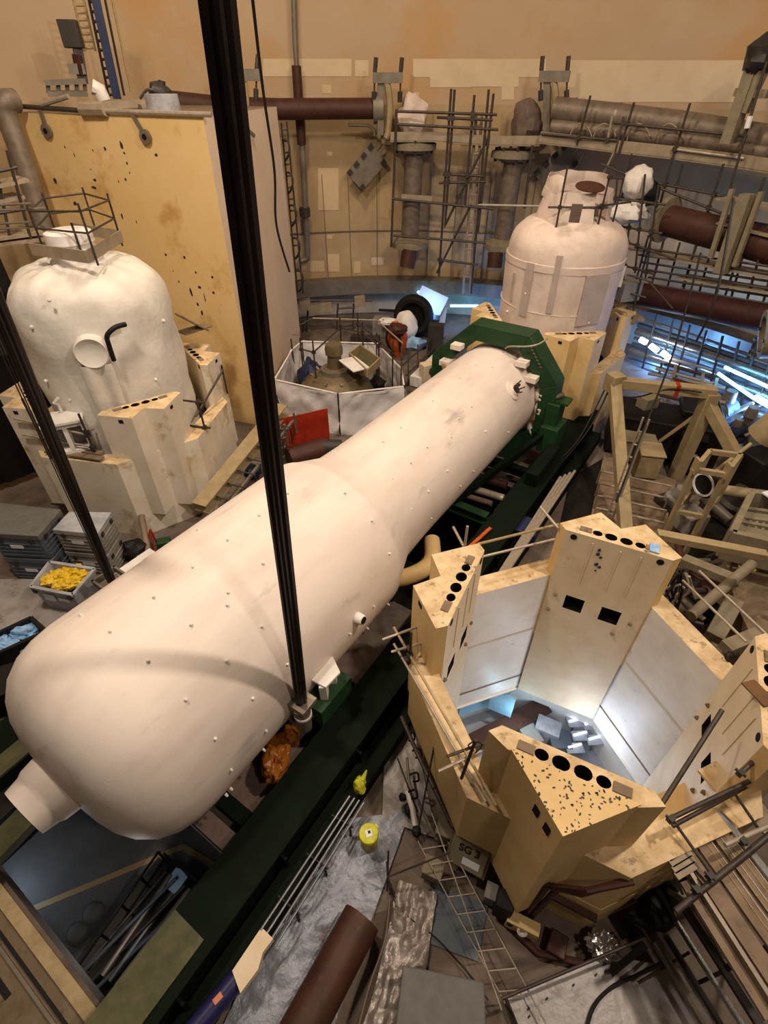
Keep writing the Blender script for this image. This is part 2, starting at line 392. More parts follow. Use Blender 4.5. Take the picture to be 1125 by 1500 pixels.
# ------------------------------------------------------------------ tower block
TA, TB, TC = Vector((-5.5, 19.75, 0)), Vector((-12.74, 22.43, 0)), Vector((-4.52, 27.6, 0)); TD = TB+(TC-TA); ZT = 10.72
mb = MB()
q = [TA, TB, TD, TC]
for i in range(4):
    a, b = q[i], q[(i+1) % 4]
    mb.add([a, b, b+ZUP*ZT, a+ZUP*ZT], [(0, 1, 2, 3)], 0 if i == 0 else 1)
mb.add([p+ZUP*ZT for p in q], [(0, 1, 2, 3)], 2)
fd = (TB-TA).normalized(); fn = Vector((fd.y, -fd.x, 0)); fn = fn if fn.y < 0 else -fn
rd = (TC-TA).normalized(); rn = Vector((rd.y, -rd.x, 0)); rn = rn if rn.x > 0 else -rn
def onface(u, v, P, n):
    r = ray(u, v); t = (P-EYE).dot(n)/r.dot(n); return EYE+r*t
chips = [(178, 213, 3, 6), (182, 224, 2, 2), (154, 218, 2, 3), (186, 239, 2, 2), (190, 253, 1, 2), (229, 227, 3, 2), (109, 227, 1, 3), (81, 265, 3, 4), (139, 264, 3, 2), (138, 275, 5, 2), (110, 298, 4, 3), (184, 263, 2, 2), (174, 266, 1, 2), (136, 220, 1, 2), (95, 215, 1, 2), (179, 317, 2, 5), (200, 325, 1, 3), (37, 208, 2, 5), (50, 238, 2, 2), (133, 248, 1, 1),
         (243, 373, 2, 2), (270, 377, 2, 2), (287, 399, 2, 2), (292, 421, 3, 2), (311, 406, 2, 2), (313, 429, 2, 2), (280, 428, 2, 6), (300, 436, 1, 6), (262, 412, 1, 2), (290, 446, 2, 3), (296, 458, 2, 4), (254, 397, 1, 1)]
for (u, v, w, h) in chips:
    c = onface(u, v, TA, fn); k = px2m(c, 1)
    ang = random.uniform(0, 1); vs = []
    for t in range(7):
        a = 2*PI*t/7+ang; rr = random.uniform(.7, 1.2)
        vs.append(c+fd*(math.cos(a)*w*k*rr)+ZUP*(math.sin(a)*h*k*rr)+fn*.006)
    mb.add(vs, [tuple(range(7))], 3)
struct('wall_left', mb, ['yellow_wall', 'pink_wall', 'concrete', 'dark_box'], loc=Vector((0, 0, 0)))

# ================================================================== STEAM GENERATORS
AXP = Vector((SD.x*S0, SD.y*S0, ZA))
def surf(u, v, r):
    q = ray(u, v); w = EYE-AXP; qp = q-AX*q.dot(AX); wp = w-AX*w.dot(AX)
    a = qp.dot(qp); b = qp.dot(wp); c = wp.dot(wp)-r*r; D = max(0, b*b-a*c)
    p = EYE+q*((-b-math.sqrt(D))/a); l = p-AXP; n = (l-AX*l.dot(AX)).normalized(); return p, n
sg = thing('steam_generator', 'huge cream-white steam generator lying on its side along the green rails', 'steam generator', AXP+AX*9+ZUP*-2.24)
RB, RS = 2.24, 1.765
prof = [(.02, .62), (.05, .95), (.12, 1.3), (.26, 1.62), (.48, 1.9), (.78, 2.1), (1.1, 2.2), (1.45, RB), (3.4, RB), (3.45, RB+.012), (3.6, RB+.012), (3.65, RB), (7.28, RB), (7.36, RB-.012), (7.46, RB-.07), (8.38, 1.84), (8.5, 1.81), (9.3, RS+.012), (9.5, RS), (9.56, RS+.01), (9.64, RS), (14.0, RS), (14.05, RS+.008), (14.12, RS), (17.3, RS), (18.0, RS-.03), (18.4, 1.6), (18.8, 1.2), (19.0, 0)]
MB().lathe(prof, AXP, AX, 128).build('shell', 'sg_paint', sg, angle=30)
nz = MB(); nz.lathe([(.4, .6), (.1, .6), (-.22, .55), (-.27, .52), (-.3, .5), (-.54, .455), (-.54, .36), (.0, .36)], AXP, AX, 64)
nz.build('steam_nozzle', 'sg_paint', sg)
studs = [(334,792),(283,832),(226,876),(162,926),(334,869),(333,887),(280,916),(217,969),(331,968),(272,1025),(370,1023),(315,1082),(385,826),(383,918),(380,756),(119,902),(291,777),(432,872),(420,973),(389,1070),(338,1127),(331,1164),(338,1155),(386,1098),(544,763),(570,811),(547,888),(568,885),(538,920),(512,928),(422,724),(505,723)]
studs2 = [(587,627),(561,648),(532,671),(574,702),(551,726),(601,678),(674,555),(634,588),(690,596),(671,614),(625,655),(744,633),(693,690),(674,712),(627,720),(711,632),(720,538),(602,746),(631,759),(491,663),(660,640),(655,690)]
for L, r in ((studs, RB), (studs2, RS)):
    for (u, v) in L:
        p, n = surf(u, v, r)
        MB().lathe([(-.02, .03), (.035, .026), (.05, .015), (.05, 0)], p, n, 8).build('stud', 'white_thing', sg)
p, n = surf(522, 904, RB)
m_ = MB(); m_.lathe([(-.05, .14), (.06, .125), (.16, .115), (.19, .1)], p, n, 20); m_.build('level_nozzle', 'white_thing', sg)
MB().lathe([(0, .085), (.02, .085)], p+n*.185, n, 16).build('nozzle_bore', 'black', sg)
p, n = surf(752, 572, RS)
hh = MB().lathe([(-.05, .36), (.03, .33), (.07, .22), (.12, .2)], p, n, 28).build('hand_hole', 'sg_paint', sg)
e1 = n.cross(AX).normalized(); e2 = n.cross(e1)
MB().lathe([(0, .15), (.03, .15)], p+n*.115, n, 20).build('cover', 'dark_box', hh)
for k, (a, b) in enumerate([(.09, .12), (-.1, .1), (.12, -.1), (-.06, -.12)]):
    MB().tube([p+n*.1+e1*a+e2*b, p+n*.34+e1*a*1.4+e2*b*1.4], .022, 6).build('bolt', 'pole', hh)
MB().blob(p+n*.36+e1*.13+e2*.16, .06, 3, .2).build('knob', 'dark_box', hh)
# white trunnion cover on the rail side
tr = MB(); a0 = 3.95
P = [(-4.66, 3.98), (-4.81, 4.74), (-4.59, 4.76), (-4.09, 4.47), (-4.12, 4.03)]
tr.prism([(SA(s, a, 0).x, SA(s, a, 0).y) for s, a in P], 2.25, 2.32)
tr.bar(SA(-4.62, 4.0, 2.3), SA(-4.75, 4.7, 2.3), .05, .2); tr.bar(SA(-4.25, 4.1, 1.8), SA(-4.25, 4.1, 2.26), .22, .16); tr.bar(SA(-4.3, 4.45, 1.8), SA(-4.3, 4.45, 2.26), .12, .16)
tr.build('trunnion_cover', 'white_thing', sg, bevel=.012)
# ------------------------------------------------------------------ rails
rail = thing('skid_rail', 'long dark green steel rail beam running beside the lying steam generator, near side', 'rail beam', SA(-3.7, 8, 0))
def rail_parts(t, s0, s1, sgn, zt=1.0, full=True):
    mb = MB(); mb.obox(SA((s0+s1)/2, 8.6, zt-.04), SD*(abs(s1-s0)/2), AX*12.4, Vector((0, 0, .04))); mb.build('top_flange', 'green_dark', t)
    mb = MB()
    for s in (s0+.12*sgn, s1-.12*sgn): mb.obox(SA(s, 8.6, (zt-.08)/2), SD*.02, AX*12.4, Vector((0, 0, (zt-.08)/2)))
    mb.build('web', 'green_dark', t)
    for k in range(11):
        a = -3+k*2.3; MB().obox(SA(s1+.03*sgn, a, .42), SD*.07, AX*.025, Vector((0, 0, .42))).build('stiffener', 'green_dark', t)
rail_parts(rail, -4.18, -3.3, 1)
mb = MB(); mb.obox(SA(-3.83, -2.1, 1.02), SD*.35, AX*2.1, Vector((0, 0, .018))); mb.build('weathered_plate', 'green_pale', rail)['label'] = 'faded olive wear plate'
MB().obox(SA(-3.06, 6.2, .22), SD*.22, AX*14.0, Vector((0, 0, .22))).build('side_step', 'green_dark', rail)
rl2 = thing('skid_rail', 'dark green rail beam on the far side under the lying steam generator', 'rail beam', SA(-9.2, 8, 0))
rail_parts(rl2, -9.2, -10.0, -1)
mb = MB(); mb.obox(SA(-9.0, -.9, 1.03), SD*.22, AX*1.6, Vector((0, 0, .03))); mb.build('weathered_plate', 'green_pale', rl2)['label'] = 'faded olive wear plate'
# saddle frames between the rails
def cross(name, label, a, w, h, z, m, s0=-9.1, s1=-4.2):
    mb = MB(); mb.ibeam(SA(s0, a, z), SA(s1, a, z), w, h, .05); solo(name, mb, m, label, 'cross beam')
cross('cross_beam', 'brown and white cross beam closing the hatch under the dome end', 1.28, .35, .3, .16, 'fabric')
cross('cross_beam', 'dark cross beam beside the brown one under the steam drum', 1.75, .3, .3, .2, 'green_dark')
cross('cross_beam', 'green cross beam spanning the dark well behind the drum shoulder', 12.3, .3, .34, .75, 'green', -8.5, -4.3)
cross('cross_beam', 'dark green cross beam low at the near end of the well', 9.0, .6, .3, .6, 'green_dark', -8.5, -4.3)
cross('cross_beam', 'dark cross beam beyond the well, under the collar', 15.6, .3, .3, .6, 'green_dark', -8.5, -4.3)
sad = thing('saddle', 'dark green saddle cradling the drum beside the white trunnion cover', 'saddle', SA(-4.7, 4.4, 0))
m_ = MB()
arc = [(-6.69+2.3*math.sin(t), ZA-2.3*math.cos(t)) for t in [i*.09 for i in range(-8, 15)]]
for a in (3.95, 4.75):
    poly = [(s, z) for s, z in arc]+[(-4.3, .2), (-8.6, .2)]
    m_.prism(poly, a-.03, a+.03, f=lambda p, z: SA(p[0], z, p[1]))
m_.build('cheek_plate', 'green', sad)
MB().obox(SA(-4.35, 4.25, 1.55), SD*.3, AX*.5, Vector((0, 0, .25))).build('bearing_block', 'green', sad)
for k, (s, a) in enumerate([(-4.35, 3.7), (-4.32, 4.0), (-4.3, 3.35)]): MB().tube([SA(s, a, 1.4), SA(s+.05, a+.16, 1.5)], .03, 8).build('pin', 'pole_light', sad)
# gangway floor plate under drum between rail and hull
mb = MB(); mb.obox(SA(-4.9, 2.6, .3), SD*.75, AX*.9, Vector((0, 0, .03))); mb.obox(SA(-4.75, 5.9, .35), SD*.5, AX*.55, Vector((0, 0, .03)))
solo('deck_plate', mb, 'fabric', 'dirty brown deck plate between drum and green rail, by the orange bag', 'plate')
# collar frame
col = thing('octagonal_collar', 'dark green octagonal collar frame around the far end of the steam generator', 'frame', SA(S0, 17.4, 0))
def ringpoly(ap, flat=.5): 
    k = ap*.4142*1.0
    return [(-ap, k), (-k*.95, ap), (k*1.15, ap), (ap*.98, k), (ap, -k), (k, -ap), (-k, -ap), (-ap, -k)]
o8, i8 = ringpoly(2.5), ringpoly(1.92)
for k in range(8):
    a, b = k, (k+1) % 8
    m_ = MB(); m_.prism([o8[a], o8[b], i8[b], i8[a]], 16.95, 17.75, f=lambda p, z: SA(S0+p[0], z, ZA+p[1])); m_.build('collar_segment', 'green', col, bevel=.02)
for (x, z) in [(-1.5, 1.78), (1.25, 1.75), (-1.95, 1.0), (1.72, 1.25)]:
    n = Vector((x, 0, z)).normalized(); MB().obox(SA(S0+x*.92, 16.9, ZA+z*.92), SD*.2, AX*.3, Vector((0, 0, .09))).build('packing_block', 'sg_paint', col)
for (x, z) in [(2.02, -.1), (1.95, .45), (1.9, -1.0)]: MB().blob(SA(S0+x*.95, 17.2, ZA+z), (.18, .3, .3), x, .2).build('packing_pad', 'sg_paint', col)
m_ = MB()
for k in range(7): m_.bar(SA(S0+1.25+k*.08, 16.93-k*.01, ZA+2.2-k*.1), SA(S0+1.33+k*.08, 16.9, ZA+2.16-k*.1), .03, .03)
m_.build('chain', 'steel', col)
m_ = MB(); m_.tube(bezier(SA(S0+.4, 16.95, ZA+1.9), SA(S0+.6, 16.6, ZA+2.3), SA(S0+1.5, 16.6, ZA+2.1), SA(S0+1.8, 16.9, ZA+2.6)), .03, 6); m_.build('hose', 'pole_light', col)
for k in range(4):
    MB().tube(bezier(SA(S0-2.05+k*.06, 16.9, ZA+.9), SA(S0-1.9+k*.06, 16.5, ZA+1.1), SA(S0-1.75+k*.06, 16.5, ZA+.8), SA(S0-1.8, 16.7, ZA+.4)), .02, 6).build('loop', 'rope', col)
ft = thing('collar_pedestal', 'dark green stepped pedestal holding the collar frame on the near rail', 'pedestal', SA(-4.0, 17.2, 0))
MB().obox(SA(-4.1, 17.2, 1.5), SD*.32, AX*.55, Vector((0, 0, .5))).build('lower_block', 'green', ft, bevel=.02)
MB().obox(SA(-4.2, 17.3, 2.4), SD*.22, AX*.42, Vector((0, 0, .42))).build('upper_block', 'green', ft, bevel=.02)
MB().obox(SA(-4.15, 17.3, 2.86), SD*.4, AX*.3, Vector((0, 0, .04))).build('cap_plate', 'green', ft)
MB().tube([SA(-4.3, 17.1, 2.98), SA(-4.1, 17.5, 2.98)], .09, 12).build('hinge_pin', 'steel', ft)
MB().obox(SA(-3.75, 15.5, 1.25), SD*.2, AX*1.1, Vector((0, 0, .25))).build('slide_shoe', 'green_dark', ft, bevel=.02)
MB().bar(SA(-5.5, 12.2, 1.0), SA(-4.3, 16.8, 1.6), .18, .25).build('brace', 'green_dark', ft)
# well debris
mb = MB(); mb.tube(smooth([SA(-5.9, 8.2, .9), SA(-5.2, 8.3, 1.0), SA(-4.75, 8.8, 1.1), SA(-4.7, 9.4, 1.1), SA(-5.1, 10.1, 1.1)]), .24, 18)
solo('bent_duct', mb, 'cream_side', 'stubby curved cream duct below the shell beside the left pillar', 'duct')
mb = MB(); mb.bar(SA(-4.1, 10.2, 1.06), SA(-3.9, 11.6, 1.08), .1, .05); solo('orange_strap', mb, 'orange', 'rusty orange strap lying on the rail behind the pillars', 'strap')
for k, (s, a, m, l) in enumerate([(-5.2, 14.2, 'dark_red', 'dark red pipe end in the gap under the collar'), (-5.0, 13.5, 'pole_light', 'pale tube bundle in the gap under the shell'), (-5.2, 13.0, 'fabric', 'brown lagging piece in the gap under the shell')]):
    mb = MB(); mb.tube([SA(s-1, a, .7), SA(s+.7, a+.1, .75)], .16-.03*k, 12); solo(['pipe_end', 'tube_bundle', 'lagging_piece'][k], mb, m, l, 'pipe')
# ------------------------------------------------------------------ strands (lifting cables)
def strands(name, label, P0, P1, w, n, loose):
    t = thing(name, label, 'lifting cable', P0)
    d = (P1-P0).normalized(); x = d.cross(Vector((0, 1, 0))).normalized(); y = d.cross(x)
    for k in range(n):
        a = 2*PI*k/n; r = w*.36 if k else 0
        o_ = (x*math.cos(a)+y*math.sin(a))*r
        MB().tube([P0+o_, P1+o_], w*.2, 8).build('strand', 'strand', t)
    for k in range(loose):
        q = x*(w*(.75+.28*k)); MB().tube([P0+q*.5, P1+q], w*.05, 6).build('loose_strand', 'strand', t)
    return t
P0 = SA(-4.3, 3.5, 2.35)
strands('strand_bundle', 'black lifting cable rising in front of the lying steam generator', P0, EYE+ray(309, -60)*3.1, .235, 7, 0)
an = thing('strand_anchor', 'grey clamp anchor with white strap at the cable foot right of the drum', 'anchor', SA(-4.3, 3.5, 1.3))
MB().box(SA(-4.27, 3.5, 2.38), (.42, .42, .12), -AZ).build('clamp_plate', 'steel', an, bevel=.01)
MB().lathe([(0, .14), (.35, .16), (.75, .17)], SA(-4.25, 3.45, 1.55), ZUP, 20).build('barrel', 'steel', an)
MB().lathe([(0, .18), (.06, .18)], SA(-4.25, 3.45, 2.02), ZUP, 20).build('strap', 'white_thing', an)
P2 = gp(163, 850, 1.2)
strands('strand_bundle', 'black lifting cable crossing the left wrapped steam generator', P2, EYE+ray(-32, 380)*6.3, .2, 7, 3)
an = thing('strand_anchor', 'grey open anchor tray at the foot of the left lifting cable', 'anchor', P2-ZUP*.9)
m_ = MB()
for dx, dy, sx, sy in ((-.3, 0, .06, .7), (.3, 0, .06, .7), (0, -.32, .66, .06), (0, .32, .66, .06)): m_.box(P2+Matrix.Rotation(-AZ, 3, 'Z')@Vector((dx, dy, 0)), (sx, sy, .2), -AZ)
m_.build('tray', 'grey_pipe', an); MB().box(P2-ZUP*.5, (.5, .5, .8), -AZ).build('post', 'steel', an)
# ------------------------------------------------------------------ the two standing, wrapped generators
def circ(c, r, n, x, y): return [c+x*(r*math.cos(2*PI*k/n))+y*(r*math.sin(2*PI*k/n)) for k in range(n)]
LC, RC = Vector((-8.67, 15.77, 0)), Vector((6.99, 21.7, 0))
def wrapped(t, c, r, zs, zt, seed, m, nm='wrapped_shell', amp=.05):
    mb = MB(); nu, prof = 96, [(0, r)]
    z = .4
    while z < zs: prof.append((z, r)); z += .35
    for k in range(1, 13):
        a = k/12*PI/2; prof.append((zs+(zt-zs)*math.sin(a)**.9, r*math.cos(a)**.62))
    def fn(i, j):
        q = prof[min(int(round(j*(len(prof)-1))), len(prof)-1)]; th = 2*PI*i
        p = Vector((math.cos(th), math.sin(th), 0)); d = Vector((p.x*1.1, p.y*1.1, q[0]*.6+seed))
        k = amp*(noise.noise(d*1.7)+.55*noise.noise(d*4.5)) if q[0] > 1 else 0
        rr = q[1]*(1+k/max(r, .1)) if q[1] > .3 else q[1]
        return c+p*rr+ZUP*(q[0]+(k*1.2 if q[1] < r*.9 else 0))
    mb.grid(fn, nu, len(prof)-1); return mb.build(nm, m, t, angle=50)
lsg = thing('steam_generator', 'standing steam generator wrapped in white sheet on the left, with railed top', 'steam generator', LC)
wrapped(lsg, LC, 2.16, 6.5, 7.7, 1.3, 'wrap', amp=.09)
MB().lathe([(0, .8), (.35, .6), (.62, .56), (.66, .62), (.9, .6), (.95, .5), (.95, 0)], LC+ZUP*7.5, ZUP, 40).build('top_cap', 'white_thing', lsg)
r_ = (Vector((0, 0, 0))-Vector((LC.x, LC.y, 0))).normalized()
def sgp(u, v, c, r):
    q = ray(u, v); o = EYE-c; a = q.x**2+q.y**2; b = q.x*o.x+q.y*o.y; cc = o.x**2+o.y**2-r*r
    D = max(0, b*b-a*cc); p = EYE+q*((-b-math.sqrt(D))/a); return p, Vector((p.x-c.x, p.y-c.y, 0)).normalized()
p, n = sgp(135, 513, LC, 2.16)
pw = MB().lathe([(-.15, .46), (.22, .44), (.26, .4), (.2, .3), (.17, 0)], p, n, 28).build('wrapped_manway', 'wrap', lsg); pw['label'] = 'round manway bulging under the sheet'
e = Vector((-n.y, n.x, 0))
m_ = MB(); m_.sheet(lambda i, j: p+n*(.2-.1*j+.05*math.sin(i*9))+e*((i-.5)*.8)-ZUP*(.35+1.6*j), 10, 10); m_.build('hanging_sheet', 'wrap', lsg)
p2, n2 = sgp(168, 502, LC, 2.3)
m_ = MB(); m_.tube(smooth([sgp(184, 475, LC, 2.42)[0], sgp(168, 480, LC, 2.5)[0], sgp(157, 492, LC, 2.5)[0], sgp(160, 507, LC, 2.46)[0], sgp(167, 528, LC, 2.4)[0]]), .065, 10)
m_.build('bent_hose', 'black', lsg)['label'] = 'black bent pipe stub'
for (u, v) in [(46, 479), (67, 558), (228, 556), (72, 440), (240, 470)]:
    p, n = sgp(u, v, LC, 2.2); MB().blob(p, .05, u, .2, n=8, m=6).build('stud', 'white_thing', lsg)
# toe-boarded railing on the left top
zb = 7.95
cor = [gp(48, 372, zb), gp(130, 384, zb), gp(180, 352, zb), gp(108, 340, zb)]
st = thing('guard_rail', 'scaffold guard rail with toe boards on top of the left wrapped steam generator', 'scaffold', LC+ZUP*zb)
for i in range(3):
    a, b = cor[i], cor[(i+1) % 4]; MB().bar(a+ZUP*.12, b+ZUP*.12, .04, .3).build('toe_board', 'deck', st)
posts = [gp(64, 365, zb), gp(141, 380, zb), gp(120, 372, zb), gp(177, 352, zb), gp(140, 336, zb), gp(82, 340, zb)]
tops = [up(38, 300, posts[0]), up(121, 297, posts[1]), up(107, 326, posts[2]), up(161, 283, posts[3]), up(125, 274, posts[4]), up(64, 282, posts[5])]
for a, b in zip(posts, tops): MB().tube([a-ZUP*.15, b], .03, 8).build('post', 'pole', st)
def along(a, b, f): return a+(b-a)*f
for i, j in ((0, 1), (1, 3), (3, 4), (4, 5), (5, 0)):
    for f in (.48, .86): MB().tube([along(posts[i], tops[i], f), along(posts[j], tops[j], f)], .026, 8).build('ledger', 'pole', st)
lp = [gp(64, 365, zb), up(40, 305, gp(64, 365, zb))]
for k, v in enumerate((298, 305, 325, 332)):
    MB().tube([rp(-25, v+4, 19.2), rp(45+(k % 2)*22, v, 18.6)], .03, 8).build('ledger', 'steel', st)
# right standing one
rsg = thing('steam_generator', 'standing steam generator wrapped in pale sheet at the back right', 'steam generator', RC)
wrapped(rsg, RC, 2.2, 6.6, 7.8, 5.1, 'pale_wrap', amp=.045)
def band(z, w, rr=2.235): return MB().lathe([(0, rr-.05), (.03, rr), (w-.03, rr), (w, rr-.05)], RC+ZUP*z, ZUP, 64)
band(6.2, .3).build('tape_band', 'pale_wrap', rsg); band(4.75, .08, 2.22).build('tape_band', 'pale_wrap', rsg)
def collar(z0, z1, r0, r1, gap, seed):
    m_ = MB()
    def fn(i, j):
        th = gap/2+(2*PI-gap)*i-PI/2+.5; rr = r0+(r1-r0)*j+.07*noise.noise(Vector((math.cos(th)*2, math.sin(th)*2, j*2+seed)))
        return RC+Vector((math.cos(th)*rr, math.sin(th)*rr, z0+(z1-z0)*j+(.12*noise.noise(Vector((th*1.5, seed, 0))) if j > .9 else 0)))
    m_.sheet(fn, 48, 8, .015); return m_
collar(7.45, 8.6, 1.35, 1.2, .5, 2).build('neck_sheet', 'pale_wrap', rsg); collar(8.35, 9.0, 1.22, 1.12, 2.6, 6).build('neck_sheet', 'pale_wrap', rsg)
MB().lathe([(0, .9), (.5, .85), (.5, 0)], RC+ZUP*7.6, ZUP, 32).build('nozzle', 'steel', rsg)
for (u, v, w_, h_) in ((772, 425, .16, .95), (812, 418, .1, 1.0), (752, 420, .07, .5), (868, 440, .5, .9)):
    p, n = sgp(u, v, RC, 2.2); e = Vector((-n.y, n.x, 0)); MB().obox(p+n*.015, e*w_, n*.03, ZUP*h_).build('sheet_seam', 'seam', rsg)
p, n = sgp(843, 312, RC, 1.9); MB().bar(p+n*.2-ZUP*.25, p+n*.25+ZUP*.3, .35, .04).build('tape_flap', 'fabric', rsg)
for (u, v) in [(743, 456), (862, 473), (770, 430), (745, 500)]:
    p, n = sgp(u, v, RC, 2.22); MB().blob(p, .05, u, .2, n=8, m=6).build('stud', 'white_thing', rsg)
a = [RC+Vector((x, y, 7.1)) for x, y in ((-.9, -1.2), (.55, -1.25), (1.3, -.6), (-1.2, -.3))]
poles('guard_rail', 'dark scaffold tubes framing the neck of the back right steam generator', 'scaffold',
      [(a[0], a[0]+ZUP*2.3, 'post'), (a[1]+ZUP*.2, a[1]+ZUP*3.6, 'post'), (a[2], a[2]+ZUP*2.0, 'post'), (a[0]+Vector((-.4, 0, 1.1)), a[1]+Vector((.2, 0, 1.1)), 'ledger'), (a[1]+Vector((-.2, -.1, 1.15)), a[2]+Vector((.5, .1, 1.15)), 'ledger'), (a[1]+Vector((-.1, -.1, 2.0)), a[1]+Vector((.5, 0, 1.95)), 'ledger')], .035)
MB_ = MB().lathe([(0, .5), (.03, .5)], RC+Vector((.1, -.9, 8.75)), Vector((0, -.2, 1)), 20); solo('round_plate', MB_, 'rust', 'brown round plate lying across the neck of the back right steam generator', 'plate')
# ================================================================== COMPARTMENT ENCLOSURES
K = 1.043
def enclosure(c, rot, label, zp=4.3, zw=2.85, zb=.75, pit=False, tri=2, group=None, pale='cream_side', zu=0.0):
    t = thing('steam_generator_enclosure', label, 'enclosure', c, group)
    def fr(k): a = rot+k*PI/2; return Vector((math.sin(a), math.cos(a), 0)), Vector((math.cos(a), -math.sin(a), 0))
    ai, ao = IR, 2.98
    # octagonal lower wall
    I0, O0, B0 = octo(c, ai, 0, rot), octo(c, ao, 0, rot), octo(c, 2.72, 0, rot)
    z0 = -1.85 if pit else 0.0
    mb = MB()
    for k in range(8):
        a, b = k, (k+1) % 8
        mb.add([O0[a]+ZUP*zu, O0[b]+ZUP*zu, O0[b]+ZUP*zw, O0[a]+ZUP*zw], [(0, 1, 2, 3)], 1)
        if zu: mb.add([O0[a]+ZUP*zu, O0[b]+ZUP*zu, B0[b]+ZUP*zu, B0[a]+ZUP*zu], [(0, 1, 2, 3)], 1); mb.add([B0[a], B0[b], B0[b]+ZUP*zu, B0[a]+ZUP*zu], [(0, 1, 2, 3)], 1)
        if k % 2 == 0: mb.add([I0[a]+ZUP*z0, I0[b]+ZUP*z0, I0[b]+ZUP*zw, I0[a]+ZUP*zw], [(0, 1, 2, 3)], 2)
        mb.add([I0[a]+ZUP*zw, I0[b]+ZUP*zw, O0[b]+ZUP*zw, O0[a]+ZUP*zw], [(0, 1, 2, 3)], 0)
    mb.build('octagonal_wall', ['cream_top', pale, 'pit_white' if pit else pale], t)
    MS = [(-1.0*K, 2.30*K), (1.0*K, 2.30*K), (1.15*K, 2.46*K), (.44*K, 3.18*K), (0, 2.82*K), (-.44*K, 3.18*K), (-1.15*K, 2.46*K)]
    for k in range(4):
        rd_, tg = fr(k)
        if k == tri: M_ = [(-1.0*K, 2.30*K), (1.0*K, 2.30*K), (1.15*K, 2.46*K), (.84*K, 2.6*K), (-.84*K, 2.6*K), (-1.15*K, 2.44*K)]
        else: M_ = MS
        def W(p, z): return Vector((c.x, c.y, 0))+tg*p[0]+rd_*p[1]+ZUP*z
        mb = MB(); n = len(M_); zlo = zb
        zin = -1.85 if pit else zb
        # faces: inner face with two square openings, the others plain, top with four bores
        for i in range(n):
            a, b = M_[i], M_[(i+1) % n]
            if i == 0:
                y = a[1]; sq = []
                for x0 in (-.62, .18):
                    sq.append([W((x0, y), 2.0), W((x0+.42, y), 2.0), W((x0+.42, y), 2.44), W((x0, y), 2.44)])
                mb.fill([W(a, zin), W(b, zin), W(b, zp), W(a, zp)], sq, 3)
                for s in sq: mb.recess(s, rd_*.3, 4, 4)
            else: mb.add([W(a, zlo), W(b, zlo), W(b, zp), W(a, zp)], [(0, 1, 2, 3)], 1)
        yb = 2.47*K
        holes = []
        for x, r in ((-.42, .1), (-.15, .125), (.15, .125), (.42, .1)):
            holes.append([W((x+r*math.cos(q), yb+r*math.sin(q)*.85), zp) for q in [2*PI*j/16 for j in range(16)]])
        mb.fill([W(p, zp) for p in M_], holes, 0)
        for h in holes: mb.recess(h, ZUP*-.35, 4, 4)
        mb.add([W(p, zlo) for p in M_], [tuple(range(n))], 1)
        pl = mb.build('pillar', ['cream_top', pale, 'cream_pink', 'cream_pink', 'hole'], t)
        for x, r in ((-.15, .05), (.15, .05)):
            MB().lathe([(0, r), (.05, r*.7), (.05, 0)], W((x, yb), zp-.35), ZUP, 10).build('bore_pin', 'white_thing', pl)
        for x in (-.66, .64): MB().obox(W((x, yb), zp+.012), tg*.12, rd_*.07, ZUP*.012).build('lug_plate', 'plank', pl)
        for x, z in ((-.85, zp-.13), (.85, zp-.13)):
            m_ = MB(); m_.lathe([(0, .07), (.012, .07), (.012, 0)], W((x, M_[0][1]), z), -rd_, 14); m_.build('eye_hole', 'hole', pl)
        for i, x in (((2, 1), (5, -1)) if k != tri else ()):
            a, b = W(M_[i], zp-.14), W(M_[(i+1) % n], zp-.14); m2 = a*.35+b*.65 if x > 0 else a*.65+b*.35
            MB().obox(m2, (b-a).normalized()*.07, (b-a).normalized().cross(ZUP)*.012, ZUP*.05).build('eye_hole', 'hole', pl)
        if pit:      # ribs and stains on the pit side
            for x in (.1, .5, -.45): MB().obox(W((x, M_[0][1]-.008), 3.55), tg*.012, rd_*.01, ZUP*.6).build('rib', 'cream_pink', pl)
            for x, z in ((-.85, 2.35), (.85, 2.2), (-.9, 1.8), (.6, 1.7)): MB().blob(W((x, M_[0][1]-.02), z), (.05, .05, .035), x, .4, n=8, m=6).build('lug', 'concrete', pl)
        if k == tri:   # solid triangular block filling the notch of the near pillar
            T = [(.83, 2.70), (-.9, 2.67), (-.05, 3.5)]
            mb = MB(); mb.prism(T, zb-.02, zp+.03, 1, 0, W)
            b_ = mb.build('notch_block', ['cream_side', 'cream_side'], t)
            if pit:
                m_ = MB(); random.seed(5)
                for _ in range(95):
                    u_, v_ = random.random(), random.random()
                    if u_+v_ > 1: u_, v_ = 1-u_, 1-v_
                    p = W((T[0][0]*(1-u_-v_)+T[1][0]*u_+T[2][0]*v_, T[0][1]*(1-u_-v_)+T[1][1]*u_+T[2][1]*v_), zp+.033)
                    q = random.random()*PI; L = random.uniform(.008, .022)
                    m_.obox(p, Vector((math.cos(q), math.sin(q), 0))*L, Vector((-math.sin(q), math.cos(q), 0))*L*.55, ZUP*.003)
                o_ = m_.build('rust_fleck', 'dark_box', b_); o_['kind'] = 'stuff'
                for j in range(2):
                    a = W((T[0][0]*(1-.62-.2*j)+T[2][0]*(.62+.2*j)+.006, T[0][1]*(1-.62-.2*j)+T[2][1]*(.62+.2*j)), zp-.32)
                    d_ = (W(T[2], 0)-W(T[0], 0)).normalized()
                    MB().obox(a, d_*.055, d_.cross(ZUP)*.012, ZUP*.1).build('slot', 'hole', b_)
    return t, fr
ROT3 = math.radians(26)
